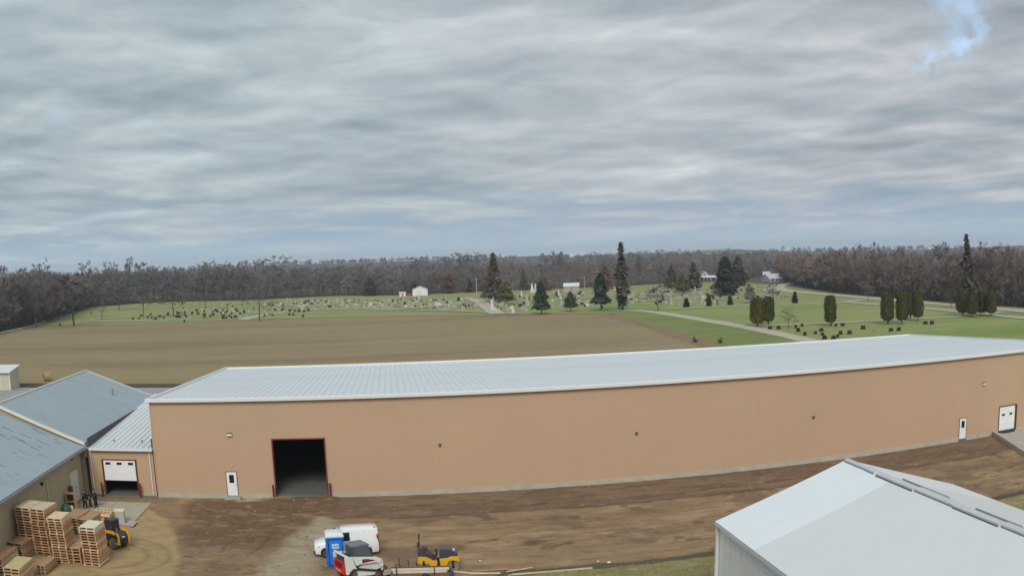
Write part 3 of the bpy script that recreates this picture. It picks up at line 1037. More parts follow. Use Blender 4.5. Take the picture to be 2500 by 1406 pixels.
MB().box(EX - .05, EX + .25, -.6, -.3, 3.6, EZ - .3).build('gutter_outlet', m_steel, s2)

s1, r1 = gable_shed('front_shed', 'long shed with streaked blue grey roof and tan wall beside the pallet stacks', 'shed', -62, -0.55, RX, EX, 4.55, 7.70, m_olive, m_oldroof)
sm = MB()
for i in range(66):
    y = -61.5 + i * 0.925
    sm.slab((EX + .12, y, 4.572), (EX + .12, y + .03, 4.572), (RX + .1, y + .03, 7.69), (RX + .1, y, 7.69), .02)
tag(sm.build('roof_seams', m_oldroof, r1), kind='stuff')
rs_ = MB()                                  # lap joints lifting, dark slots across the sheets
random.seed(5)
for (u, v) in ((8, 1064), (28, 1075), (32, 1054), (62, 1080), (75, 1070), (80, 1090), (86, 1048), (95, 1100), (112, 1062), (122, 1120), (120, 1088), (40, 1108), (64, 1124), (52, 1163),
               (38, 1168), (10, 1140), (140, 1075), (105, 1042), (150, 1085), (18, 1190), (75, 1112), (104, 1095)):
    lo, hi = 4.0, 8.5
    for _ in range(30):
        m_ = (lo + hi) / 2
        p = at(u, v, m_)
        if m_ > 4.55 + (p[0] - EX) / (RX - EX) * 3.15:
            hi = m_
        else:
            lo = m_
    ln = random.uniform(.35, 1.5)
    x0, y0 = p[0], p[1]
    zf = lambda x: 4.585 + (x - EX) / (RX - EX) * 3.15
    rs_.slab((x0, y0, zf(x0)), (x0, y0 + .13, zf(x0)), (x0 - ln, y0 + .13, zf(x0 - ln)), (x0 - ln, y0, zf(x0 - ln)), .02)
tag(rs_.build('lap_joints', M('rusty_lap', (0.085, 0.10, 0.125), 0.7, var=.2, scale=2), r1), kind='stuff')
MB().prism([(EX - .1, 4.30), (EX + .30, 4.30), (EX + .30, 4.47), (EX - .1, 4.47)], -62, -.6).build('gutter', m_grey, s1)
p = at(120, 1150, z=4.2)
MB().box(-7.39, -7.28, -11.35, -11.23, .1, 4.35).build('downspout', m_creamtrim, s1)
XW = -7.40 # wall plane of the front shed (faces +x)
dr = MB().box(XW - .02, XW + .06, -4.55, -2.25, .05, 2.85).build('sliding_door', M('pale_door', (.60, .62, .60), .5), s1)
MB().box(XW + .02, XW + .10, -4.75, -2.05, 2.85, 3.0).build('door_rail', m_olive, s1)
MB().box(XW + .065, XW + .12, -3.25, -3.05, 1.25, 1.35).build('handle', m_dark, dr)
for (y, z) in ((-12.5, 3.55), (-3.6, 4.0)):
    MB().box(XW, XW + .22, y - .14, y + .14, z - .12, z + .12).build('wall_light', m_dark, s1)
MB().box(XW, XW + .35, -5.5, -5.0, 1.0, 1.85).build('meter_box', M('meter_dark', (.10, .09, .08), .6), s1)

# cream building by the field, left edge
cb = thing('cream_building', 'cream sided building with white metal roof at the near edge of the field', 'building', (-49.0, 80.3, 0))
MB().prism([(0, 0), (5.1, 0), (5.1, 3.9), (0, 3.25)], -26, 0, axis='x').build('wall', m_cream, cb)
o = MB()
o.slab((-26, -.4, 3.4), (.3, -.4, 3.4), (.3, 5.5, 4.15), (-26, 5.5, 4.15), .2)
rf = o.build('roof', M('white_roof', (.72, .74, .76), .5), cb)
for i in range(26):
    MB().slab((-25.9 + i, -.38, 3.44), (-25.84 + i, -.38, 3.44), (-25.84 + i, 5.48, 4.19), (-25.9 + i, 5.48, 4.19), .03).build('roof_seam', m_trim, rf)
MB().box(-.16, .04, -.08, .02, 0, 3.2).build('corner_trim', m_trim, cb)
MB().box(-2.3, -2.2, -.06, 0, 0, 3.2).build('downspout', m_trim, cb)
MB().prism([(-.6, 3.15), (-.42, 3.15), (-.42, 3.35), (-.6, 3.35)], -26, .3, axis='x').build('gutter', m_trim, cb)

# white gable building, near right
GX, GY, GE, GR = 46.21, -35.3, 5.5, 8.06
wb = thing('white_building', 'bright white metal gable building with ridge vents at the lower right corner', 'building', (GX, GY, 0))
hw = 7.92
for s in (-1, 1):
    b = MB()
    n_ = 0
    for i in range(40):
        y1 = -0.15 - i * .9
        b.box(s * (hw - .22) - .03, s * (hw - .22) + .03, y1 - .86, y1, 0, GE - .12)
    b.build('wall', m_white, wb)
MB().prism([(-hw + .2, 0), (-hw + .2, GE - .15), (0, GR - .15), (hw - .2, GE - .15), (hw - .2, 0)], -.14, -.08).build('gable_wall', m_white, wb)
MB().box(-hw + .3, hw - .3, -36, -35.9, 0, GE - .1).build('rear_wall', m_white, wb)
rw = MB()
rw.slab((-hw, -36, GE - .05), (-hw, 0, GE - .05), (0, 0, GR - .05), (0, -36, GR - .05), .06)
rw.slab((0, -36, GR - .05), (0, 0, GR - .05), (hw, 0, GE - .05), (hw, -36, GE - .05), .06)
m_wr = M('white_roof_sheet', (.70, .735, .745), .38, var=.02, scale=.3)
m_wr2 = M('bright_roof_sheet', (.80, .85, .87), .34, var=.02, scale=.3)
rw = rw.build('roof', m_wr, wb)
for s in (-1, 1):
    for i in range(6):
        y1 = -0.02 - i * 6.0
        z = .0
        a, c = (s * (hw + .05), GE - .02), (s * .06, GR - .02)
        q = [(a[0], y1 - 5.985, a[1]), (a[0], y1, a[1]), (c[0], y1, c[1]), (c[0], y1 - 5.985, c[1])]
        MB().slab(*(q if s < 0 else q[::-1]), .02).build('roof_panel', m_wr2 if i == 0 else m_wr, rw)
for s in (-1, 1):
    MB().box(s * hw - .06, s * hw + .06, -36, 0.02, GE - .22, GE - .06).build('eave_trim', m_trim, wb)
MB().box(-hw - .02, -hw + .16, -.18, -.0, 0, GE - .1).build('corner_trim', m_trim, wb)
for x in (-hw + .14,):
    MB().box(x - .02, x + .06, -36, -1.2, 4.75, 4.9).build('wall_rail', m_trim, wb)
m_vent = M('ridge_vent_grey', (.56, .57, .59), .5, var=.06, scale=1)
for (y0, y1, w_, x_) in ((-0.1, -2.6, .20, -.02), (-2.65, -4.0, .26, .02), (-4.3, -8.6, .25, -.06), (-8.65, -12.6, .28, .04), (-12.65, -17.0, .25, -.04), (-17.1, -21.0, .27, .04), (-21.1, -27, .25, 0)):
    v_ = MB().prism([(x_ - w_, GR - .16), (x_ - w_ * .9, GR + .05), (x_, GR + .11), (x_ + w_ * .9, GR + .05), (x_ + w_, GR - .16)], y1, y0).build('ridge_vent', m_vent, wb)
    MB().box(x_ - w_ * .92 - .05, x_ - w_ * .92, y1 + .05, y0 - .05, GR - .12, GR - .04).build('vent_slot', m_dark, v_)
for (y0, y1) in ((-5.4, -10.5), (-13.2, -17.5)):
    MB().box(.85, .95, y1, y0, GR - .32, GR - .19).build('snow_bar', m_grey, wb)
# ---------------------------------------------------------------- trees
def limb_tris(segs):
    """3-sided tapered limbs from (p0, p1, r0, r1)"""
    V, F = [], []
    for p0, p1, r0, r1 in segs:
        d = p1 - p0
        d = d / (np.linalg.norm(d) + 1e-9)
        a = np.cross(d, (0, 0, 1.0) if abs(d[2]) < 0.9 else (1.0, 0, 0))
        a /= np.linalg.norm(a)
        b = np.cross(d, a)
        o = len(V)
        for p, r in ((p0, r0), (p1, r1)):
            for t in (0, 2.094, 4.189):
                V.append(p + (a * math.cos(t) + b * math.sin(t)) * r)
        for i in range(3):
            j = (i + 1) % 3
            F += [(o + i, o + j, o + j + 3), (o + i, o + j + 3, o + i + 3)]
    return V, F


def bare_tree(seed, H=20.0, spread=0.42, start=0.25, depth=4, twigs=5, tw=0.055, col=(0.11, 0.092, 0.082), tipcol=(0.150, 0.134, 0.125), tr_=0.017):
    """leafless crown: trunk (verts, faces) and crown (verts, faces, colours), height H"""
    r = random.Random(seed)
    trunk, segs, tips = [], [], []
    lean = np.array([r.gauss(0, .03), r.gauss(0, .03), 1.0])
    base_r = H * tr_
    p = np.zeros(3)
    n = 6
    top = H * 0.72
    pts = [p]
    for i in range(n):
        p = p + lean * top / n + np.array([r.gauss(0, .012), r.gauss(0, .012), 0]) * H
        pts.append(p)
    for i in range(n):
        trunk.append((pts[i], pts[i + 1], base_r * (1 - .8 * i / n), base_r * (1 - .8 * (i + 1) / n)))

    def grow(p, d, ln, rad, lev):
        q = p + d * ln
        segs.append((p, q, rad, rad * .6))
        if lev == 0:
            tips.append((q, d, ln))
            return
        for k in range(r.choice((2, 3, 3))):
            t = r.uniform(.35, 1.0) if k else 1.0
            nd = d + np.array([r.gauss(0, .5), r.gauss(0, .5), r.gauss(.22, .3)])
            nd /= np.linalg.norm(nd)
            grow(p + d * ln * t, nd, ln * r.uniform(.55, .8), rad * .55, lev - 1)
    nb = 11
    for i in range(nb):
        t = start + (1.0 - start) * (i + r.random()) / nb
        z = t * top
        k = min(int(t * n), n - 1)
        p0 = pts[k] + (pts[k + 1] - pts[k]) * (t * n - k)
        a = i * 2.4 + r.uniform(-.5, .5)
        el = r.uniform(.35, .8) + .5 * t
        d = np.array([math.cos(a) * math.cos(el), math.sin(a) * math.cos(el), math.sin(el)])
        ln = H * spread * (0.52 - .24 * t) * r.uniform(.75, 1.15)
        grow(p0, d, ln, base_r * .34 * (1.2 - t), depth - 2)
    TV, TF = limb_tris(trunk)
    CV, CF = limb_tris(segs)
    CC = [col] * len(CV)
    for q, d, ln in tips:
        for k in range(twigs):
            nd = d + np.array([r.gauss(0, .6), r.gauss(0, .6), r.gauss(.2, .45)])
            nd /= np.linalg.norm(nd)
            L_ = max(ln, H * .03) * r.uniform(.6, 1.3)
            s = np.cross(nd, (r.random() - .5, r.random() - .5, r.random() - .5))
            s = s / (np.linalg.norm(s) + 1e-6) * tw * H / 20
            q0 = q - d * ln * r.uniform(0, .8)
            o = len(CV)
            CV += [q0 - s, q0 + s, q0 + nd * L_]
            CF.append((o, o + 1, o + 2))
            f = r.uniform(.88, 1.14)
            CC += [tuple(c * f for c in tipcol)] * 3
    CV = np.array(CV)
    k = H / max(CV[:, 2].max(), 1)
    return np.array(TV) * k, np.array(TF), CV * k, np.array(CF), np.array(CC)


def place_bare(u, vb, vt, w, label, seed, name='bare_tree', col=(0.13, 0.11, 0.10), tip=(0.165, 0.14, 0.125), start=.25, group=None, depth=4, twigs=7, tw=.05, cat='tree', tr_=.017):
    depth, twigs = (5, int(twigs * 1.5)) if depth > 3 else (depth, twigs)
    tw *= 1.25
    b, H = ztop(u, vb, vt)
    dist = math.hypot(b[0] - CPOS[0], b[1] - CPOS[1])
    TV, TF, CV, CF, CC = bare_tree(seed, H, .42, start, depth, twigs, tw, col, tip, tr_)
    want = metres(b, w, H * .6)
    have = np.percentile(CV[:, 0], 97) - np.percentile(CV[:, 0], 3)
    s = want / have
    CV[:, :2] *= s
    TV[:, :2] *= (s + 1) / 2
    t = thing(name, label, cat, (b[0], b[1], -.05), 0, group)
    put('trunk', raw_mesh('trunk', TV, TF, m_bark), t)
    put('crown', raw_mesh('crown', CV, CF, m_twig, CC), t)
    return t


def conifer_mesh(seed, H, W_, col, start=.12, power=.85, n=1600, droop=.25, ragged=.3, size=1.0, dome=0.0):
    r = np.random.default_rng(seed)
    n = int(n * 1.7)
    t = start + (1 - start) * (1 - np.sqrt(r.random(n))) * 1.0
    t = np.where(r.random(n) < .35, start + (1 - start) * r.random(n), t)
    lay = 0.5 + 0.5 * np.cos(t * 22 + r.random() * 6)
    prof = np.clip(1 - (t - start) / (1 - start), 0, 1) ** power
    if dome:
        prof = prof * (1 - dome) + dome * np.sqrt(np.clip(1 - (2 * (t - start) / (1 - start) - .85) ** 2 / 1.4, 0, 1))
    low = np.clip((t - start) / .07, .45, 1)
    a = r.random(n) * 2 * np.pi
    side = 1 + ragged * (np.sin(a * 2 + t * 9 + r.random() * 6) * .5 + np.sin(a * 3 + t * 23) * .35)
    rad = W_ / 2 * 1.15 * prof * low * (0.72 + .28 * lay) * side * np.sqrt(r.uniform(.12, 1.0, n))
    c = np.stack([np.cos(a) * rad, np.sin(a) * rad, t * H - droop * rad], 1)
    outd = np.stack([np.cos(a), np.sin(a), -droop * np.ones(n) + r.normal(0, .35, n)], 1)
    outd /= np.linalg.norm(outd, axis=1)[:, None]
    tan = np.stack([-np.sin(a), np.cos(a), r.normal(0, .3, n)], 1)
    ln = (np.clip(H * .032, .25, .75) * 1.5 * size * r.uniform(.6, 1.5, n))[:, None]
    wd = ln * r.uniform(.35, .6, n)[:, None]
    V = np.stack([c - tan * wd - outd * ln * .5, c + tan * wd - outd * ln * .5, c + outd * ln], 1).reshape(-1, 3)
    V[:, 2] = np.minimum(V[:, 2], H)
    F = np.arange(3 * n).reshape(n, 3)
    f = r.uniform(.65, 1.4, n) * (0.85 + .3 * r.random())
    cc = np.repeat(np.array(col)[None] * f[:, None] + r.normal(0, .004, (n, 3)), 3, 0)
    return V, F, np.clip(cc, .004, 1)


def place_conifer(name, label, u, vb, vt, w, col, seed, cat='tree', **k):
    b, H = ztop(u, vb, vt)
    dist = math.hypot(b[0] - CPOS[0], b[1] - CPOS[1])
    g_ = k.pop('group', None)
    t = thing(name, label, cat, (b[0], b[1], -.05), 0, g_)
    tr = MB()
    rr = max(.12, H * .016)
    tr.tube((0, 0, -.2), (0, 0, H * .5), rr, rr * .6, 7).tube((0, 0, H * .5), (0, 0, H * .93), rr * .6, .03, 6)
    tr.build('trunk', m_bark, t)
    V, F, cc = conifer_mesh(seed, H, metres(b, w, H * .3), tuple(min(1, c * 1.45) for c in col), **k)
    put('crown', raw_mesh('crown', V, F, m_leaf, cc), t)
    return t


DG, DB, OL, RU, PU = (0.042, 0.062, 0.034), (0.105, 0.080, 0.058), (0.098, 0.104, 0.038), (0.140, 0.084, 0.052), (0.150, 0.115, 0.110)
GR_ = 'evergreens among the graves'
CON = [
    ('spruce_tree', 'tall brownish spire of a spruce beside the crossing of the pale lanes', 1207, 738, 617, 54, DB, dict(power=.75, n=1700, ragged=.5)),
    ('cedar_tree', 'rounded olive green cedar touching the tall brownish spire', 1236, 743, 687, 46, OL, dict(start=.2, dome=.7)),
    ('spruce_tree', 'dark spruce with broad skirt at the far edge of the stubble field', 1322, 766, 685, 50, DG, dict(start=.16, power=.7, n=1800)),
    ('cedar_tree', 'russet topped cedar behind the dark broad skirted spruce', 1330, 710, 676, 44, RU, dict(start=.1)),
    ('spruce_tree', 'small dark spruce in front of the grey vault with white roof', 1393, 759, 711, 42, DG, dict(start=.22, power=.6)),
    ('spruce_tree', 'dark green spruce left of the tallest conifer of the graveyard', 1467, 757, 667, 48, DG, dict(start=.2, power=.55, n=1800, ragged=.45)),
    ('cedar_tree', 'reddish brown cedar behind the dark spruce near the white pole', 1475, 706, 647, 56, RU, dict(start=.08, dome=.5, ragged=.5)),
    ('pine_tree', 'tallest conifer of the graveyard with a thin bare topknot', 1520, 757, 591, 30, (0.075, 0.074, 0.056), dict(start=.08, power=.55, n=850, ragged=.9)),
    ('cedar_tree', 'brown cedar left of two others before the far white house', 1640, 704, 645, 46, DB, dict(start=.08, n=1300)),
    ('cedar_tree', 'short olive brown cedar between two taller brown cedars', 1667, 716, 667, 44, OL, dict(start=.12, dome=.5)),
    ('cedar_tree', 'brown pointed cedar directly left of the far white house', 1694, 708, 640, 48, DB, dict(start=.1, power=.7)),
    ('spruce_tree', 'massive dark spruce right of the far white house', 1772, 721, 626, 66, (0.035, 0.038, 0.028), dict(start=.08, power=.5, n=2400, ragged=.35)),
    ('spruce_tree', 'olive dark spruce half hidden behind the massive dark spruce', 1803, 698, 624, 56, (0.052, 0.050, 0.028), dict(start=.05, power=.5, n=1800)),
    ('ornamental_pear', 'small purplish pyramid tree beyond the paired clipped cedars', 1831, 739, 693, 36, PU, dict(start=.22, power=.6, n=900)),
    ('cedar_tree', 'dark cedar at the wood edge left of the small white sheds', 904, 722, 676, 42, (0.05, 0.042, 0.034), dict(start=.02, dome=.5)),
    ('cedar_tree', 'dark narrow cedar just behind the white gabled shed', 1009, 716, 679, 26, (0.05, 0.045, 0.036), dict(start=.02)),
    ('cedar_tree', 'rust brown cedar at the wood edge right of the white gabled shed', 1097, 716, 668, 38, (0.10, 0.058, 0.042), dict(start=.04, dome=.4)),
    ('cedar_tree', 'dull red cedar at the wood edge beside the thin grey pole', 1147, 714, 679, 26, (0.095, 0.055, 0.045), dict(start=.04)),
    ('cedar_tree', 'brown cedar at the wood edge right of the rounded olive cedar', 1279, 709, 662, 30, DB, dict(start=.04)),
    ('spruce_tree', 'very tall ragged brown spruce rising out of the wood on the right', 2363, 744, 571, 44, (0.078, 0.068, 0.054), dict(start=.08, power=.8, n=800, ragged=.8)),
]
for i, (nm, lb, u, vb, vt, w, c, k) in enumerate(CON):
    place_conifer(nm, lb, u, vb, vt, w, c, 100 + i, group=GR_ if i < 14 else 'evergreens along the wood edge', **k)
for i, (u, vb, vt, w, lb) in enumerate(((1676, 750, 727, 13, 'leftmost of the small dark cone shrubs along the middle lane'), (1731, 747, 719, 13, 'small dark cone shrub on the lane, second from its left end'),
                                        (1783, 744, 721, 11, 'small grey green cone shrub, third along the middle lane'), (1941, 740, 711, 14, 'small dark cone shrub standing alone near the wide curving road'))):
    place_conifer('cone_shrub', lb, u, vb, vt, w, (0.036, 0.056, 0.026), 300 + i, cat='shrub', start=.03, power=.55, n=500, droop=.1, size=1.6, group='small cone shrubs along the lane')


def clipped(u, vb, vt, w, label, seed, col, stem=.13, dz=0.0):
    b, H = ztop(u, vb, vt)
    dist = math.hypot(b[0] - CPOS[0], b[1] - CPOS[1])
    w = metres(b, w, H * .5)
    t = thing('clipped_cedar', label, 'tree', (b[0], b[1], -.05), 0, 'clipped column cedars in the graveyard')
    r = np.random.default_rng(seed)
    s = MB()
    for k in range(2):
        a = r.random() * 6.28
        s.tube((math.cos(a) * .12, math.sin(a) * .12, -.2), (math.cos(a) * w * .14, math.sin(a) * w * .14, H * .4), .13, .08, 6)
    s.build('trunk', m_bark, t)

    def prof(z):                       # 0..1 over the crown
        return np.interp(z, [0, .06, .16, .5, .88, .96, 1.0], [.50, .82, .97, 1.0, .92, .80, .35])
    n = 2600
    z = r.random(n)
    cap = r.random(n) < .16
    z = np.where(cap, 1.0 - .03 * r.random(n), z)
    a = r.random(n) * 6.283
    lump = 1 + .07 * np.sin(a * 3 + seed) + .05 * np.sin(z * 14 + a * 2 + seed)
    rad = w / 2 * prof(z) * lump * np.where(cap, np.sqrt(r.random(n)), r.uniform(.82, 1.02, n))
    h0 = H * stem
    c = np.stack([np.cos(a) * rad, np.sin(a) * rad, h0 + z * (H - h0) - .05], 1)
    o = np.stack([np.cos(a) * .6, np.sin(a) * .6, r.normal(.55, .4, n)], 1)
    tn = np.stack([-np.sin(a), np.cos(a), r.normal(0, .4, n)], 1)
    ln = r.uniform(.14, .30, (n, 1)) * w / 2.4
    V = np.stack([c - tn * ln * .55, c + tn * ln * .55, c + o * ln], 1).reshape(-1, 3)
    cc = np.repeat(np.array(col)[None] * r.uniform(.6, 1.45, (n, 1)), 3, 0)
    put('crown', raw_mesh('crown', V, np.arange(3 * n).reshape(n, 3), m_leaf, cc), t)
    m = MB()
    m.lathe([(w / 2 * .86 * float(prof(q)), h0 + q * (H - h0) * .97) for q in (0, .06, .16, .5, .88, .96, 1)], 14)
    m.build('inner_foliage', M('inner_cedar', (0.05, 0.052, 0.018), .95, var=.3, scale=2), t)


CG, CO = (0.100, 0.112, 0.026), (0.150, 0.128, 0.024)
for i, (u, vb, vt, w, lb, c) in enumerate((
        (1850, 797, 729, 37, 'stout golden olive clipped cedar of the pair beside the pale road', CO),
        (1877, 793, 725, 30, 'darker green clipped cedar of the pair beside the pale road', CG),
        (2028, 796, 722, 30, 'single clipped cedar with tapering top above the black headstones', (0.118, 0.114, 0.026)),
        (2167, 791, 716, 33, 'left clipped cedar in the row of four by the crossing lane', (0.115, 0.114, 0.030)),
        (2202, 790, 716, 31, 'second clipped cedar in the row of four by the crossing lane', CG),
        (2222, 777, 716, 20, 'narrow clipped cedar partly hidden behind the second of the row', CG),
        (2240, 783, 709, 29, 'right clipped cedar in the row of four by the crossing lane', (0.115, 0.110, 0.034)),
        (2351, 770, 708, 34, 'leftmost clipped cedar of the far right clump beside the road', (0.128, 0.120, 0.030)),
        (2374, 773, 715, 29, 'front clipped cedar of the far right clump beside the road', CG),
        (2396, 770, 712, 28, 'dark clipped cedar third in the far right clump beside the road', (0.080, 0.098, 0.030)),
        (2420, 771, 713, 27, 'rightmost clipped cedar of the far right clump beside the road', CG))):
    clipped(u, vb, vt, w, lb, 400 + i, c)

PALE = (0.20, 0.175, 0.165)
BARE = [
    (182, 796, 662, 96, 'large bare brown tree with thick trunk at the left end of the graveyard', dict(start=.22, twigs=11, depth=5, col=(.095, .08, .066), tip=(.115, .095, .080))),
    (88, 799, 672, 66, 'bare tree beside the pale track at the far left', dict(start=.15, twigs=9)),
    (292, 757, 688, 66, 'bare tree with short trunk behind the left end of the graveyard lane', dict(start=.25, twigs=9)),
    (350, 773, 693, 46, 'pale grey bare tree with dense upright crown over the black headstones', dict(start=.2, twigs=10, col=(.17, .15, .14), tip=PALE)),
    (424, 772, 697, 62, 'pale bare tree with rounded crown right of the dense upright one', dict(start=.25, twigs=10, col=(.16, .14, .125), tip=(.165, .14, .13))),
    (249, 781, 735, 22, 'thin young bare tree inside the hairpin of the left lane', dict(start=.3, twigs=3, depth=3)),
    (503, 755, 722, 22, 'thin bare sapling at the back of the left graves', dict(start=.3, twigs=3, depth=3)),
    (633, 783, 692, 70, 'slender bare tree where the middle lane leaves the field edge', dict(start=.3, twigs=6, tw=.035, col=(.15, .13, .12), tip=(.15, .13, .12))),
    (1607, 757, 692, 48, 'grey bare tree on the lawn corner by the road fork', dict(start=.3, twigs=7, col=(.15, .135, .13), tip=(.19, .165, .17))),
    (1889, 743, 688, 50, 'grey bare tree behind the paired clipped cedars', dict(start=.15, twigs=8, col=(.15, .135, .14), tip=(.19, .17, .18))),
    (1924, 802, 748, 42, 'pale leafless shrub right of the paired clipped cedars', dict(start=.05, twigs=6, tw=.05, col=(.22, .18, .13), tip=(.26, .21, .15), name='bare_shrub', cat='shrub')),
    (1756, 724, 700, 16, 'little bare tree in front of the massive dark spruce', dict(start=.25, twigs=6, col=(.15, .135, .13), tip=(.19, .165, .16))),
    (1560, 742, 712, 18, 'little bare tree on the lawn right of the tallest conifer', dict(start=.25, twigs=6, col=(.15, .135, .13), tip=(.19, .165, .16))),
    (2120, 736, 692, 34, 'small dark bare tree on the verge of the wide road', dict(start=.2, twigs=6)),
    (2322, 750, 700, 30, 'small bare tree on the road verge left of the clipped clump', dict(start=.2, twigs=6)),
]
for i, (u, vb, vt, w, lb, k) in enumerate(BARE):
    place_bare(u, vb, vt, w, lb, 500 + i, group='leafless trees among the graves', **k)
TALL = [(105, 782, 626, 60, 'bare tree with round top highest of the left wood, near the picture edge'), (212, 750, 631, 62, 'wide bare treetop over the wood behind the large brown tree'),
        (20, 806, 640, 60, 'bare treetop at the left border of the wood'), (318, 742, 624, 52, 'fan shaped bare treetop above the wood behind the pale grey tree'),
        (352, 740, 636, 40, 'lower bare treetop right of the fan shaped one'), (270, 744, 636, 50, 'thin bare treetop between the wide and the fan shaped tops'),
        (522, 735, 632, 70, 'pale feathery bare treetop over the middle left wood'), (550, 734, 634, 30, 'small dark treetop right of the feathery pale one'),
        (672, 729, 620, 78, 'tall pale bare tree with two rounded tops in the middle left wood'), (636, 730, 628, 44, 'thin bare treetop left of the two rounded tops'),
        (1150, 708, 609, 84, 'broad bare treetop standing over the wood behind the grey pole'), (1022, 712, 624, 40, 'sparse flat bare treetop above the white gabled shed'),
        (1090, 711, 620, 30, 'thin bare treetop left of the broad one'), (1366, 703, 611, 56, 'bare treetop over the wood behind the grey vault'),
        (2130, 726, 586, 62, 'cluster of thin tall bare stems over the right wood'), (2100, 724, 590, 36, 'pale bare tree left of the cluster of thin stems'),
        (2200, 731, 598, 46, 'bare treetop above the row of four clipped cedars'), (2300, 738, 587, 56, 'tall thin bare treetop left of the ragged brown spruce'),
        (2410, 746, 584, 56, 'tall bare treetop right of the ragged brown spruce'), (2465, 749, 592, 60, 'bare treetop at the right border of the wood'),
        (1560, 697, 622, 40, 'bare treetop right of the tallest graveyard conifer'), (2050, 720, 604, 50, 'pinkish bare treetop where the right wood begins')]
for i, (u, vb, vt, w, lb) in enumerate(TALL):
    place_bare(u, vb - 3, vt, w, lb, 700 + i, group='bare treetops over the woods', start=.3, twigs=16, tw=.021, depth=4, tr_=.008,
               tip=(.21, .19, .175) if i in (6, 8, 9, 15) else (.155, .138, .13))

# the leafless woods behind, which nobody could count
PROTO = [bare_tree(40 + i, 20.0, .40, (.06, .12, .2)[i % 3], 4, 17, .055, tr_=.009) for i in range(9)]


def wood(name, edge_px, seed, hmin, hmax, rows, tint, label_kind='stuff', spacing=5.2, gap=7.0):
    r = np.random.default_rng(seed)
    E = [at(u, v)[:2] for u, v in edge_px]
    Vs, Fs, Cs, off = [], [], [], 0
    ln = [np.linalg.norm(E[i + 1] - E[i]) for i in range(len(E) - 1)]
    tot = sum(ln)
    cum = np.concatenate([[0], np.cumsum(ln)])
    for j in range(rows):
        s = r.random() * spacing
        while s < tot:
            i = min(np.searchsorted(cum, s, 'right') - 1, len(ln) - 1)
            p = E[i] + (E[i + 1] - E[i]) * ((s - cum[i]) / ln[i])
            d = p - CPOS[:2]
            d = d / np.linalg.norm(d)
            p = p + d * (j * gap + r.uniform(0, gap)) + r.normal(0, 1.2, 2)
            TV, TF, CV, CF, CC = PROTO[r.integers(len(PROTO))]
            big = 0.8 + 0.4 * float(vnoise(np.array(p[0] * .03), np.array(p[1] * .03), seed))
            k = r.uniform(hmin, hmax) / 20 * big * (1.0 if j else r.uniform(.65, 1.0))
            a = r.random() * 6.283
            c_, s_ = math.cos(a), math.sin(a)
            w = r.uniform(.95, 1.35)
            hue = np.array(tint) * r.uniform(.90, 1.14) * np.array([1, r.uniform(.96, 1.03), r.uniform(.95, 1.06)])
            if r.random() < .04:
                hue = hue * np.array([1.2, 1.0, .92])
            if r.random() < .10:
                hue = hue * 1.35
            for V, F, C in ((TV, TF, None), (CV, CF, CC)):
                Q = V * k
                Q = np.stack([(Q[:, 0] * c_ - Q[:, 1] * s_) * w + p[0], (Q[:, 0] * s_ + Q[:, 1] * c_) * w + p[1], Q[:, 2] - .15], 1)
                Vs.append(Q)
                Fs.append(F + off)
                off += len(Q)
                Cs.append((np.tile((.125, .112, .104), (len(Q), 1)) if C is None else C) * hue / .1 * 1.22 * np.array([1.03, 1.0, .95]))
            if j < 3:                                   # brush between the stems
                n_ = 90
                hb = r.uniform(2.0, 5.5)
                q = np.stack([r.normal(0, 2.0, n_), r.normal(0, 2.0, n_), hb * r.random(n_) ** 1.3], 1) + np.array([p[0], p[1], -.1])
                e1 = np.stack([r.normal(0, .09, n_), r.normal(0, .09, n_), r.normal(0, .05, n_)], 1)
                e2 = np.stack([r.normal(0, .45, n_), r.normal(0, .45, n_), r.uniform(.5, 1.5, n_)], 1)
                Vs.append(np.stack([q - e1, q + e1, q + e2], 1).reshape(-1, 3))
                Fs.append(np.arange(3 * n_).reshape(n_, 3) + off)
                off += 3 * n_
                Cs.append(np.repeat(np.array((.095, .082, .073))[None] * r.uniform(.6, 1.3, (n_, 1)), 3, 0))
            s += spacing * r.uniform(.7, 1.3)
    me = raw_mesh(name, np.concatenate(Vs), np.concatenate(Fs), m_twig, np.clip(np.concatenate(Cs), 0, 1))
    return tag(put(name, me), kind='stuff')


wood('bare_wood', [(-120, 838), (-20, 815), (60, 798), (110, 787), (150, 770), (215, 751), (330, 741), (430, 736), (600, 733)], 1, 17.5, 23.5, 5, (.098, .104, .112))
wood('bare_wood', [(600, 733), (700, 728), (820, 722), (1000, 719), (1100, 714), (1200, 709)], 2, 16.5, 22, 5, (.106, .108, .114), spacing=5.6)
wood('bare_wood', [(1200, 709), (1400, 703), (1560, 696), (1690, 688), (1800, 682), (1860, 676)], 3, 14, 20, 4, (.114, .112, .115), spacing=7.0, gap=12)
wood('bare_wood', [(1905, 683), (1950, 693), (1975, 702), (2040, 714), (2150, 724), (2300, 736), (2400, 743), (2500, 750), (2640, 761)], 4, 14.5, 20.5, 6, (.124, .112, .114), spacing=4.8, gap=6)

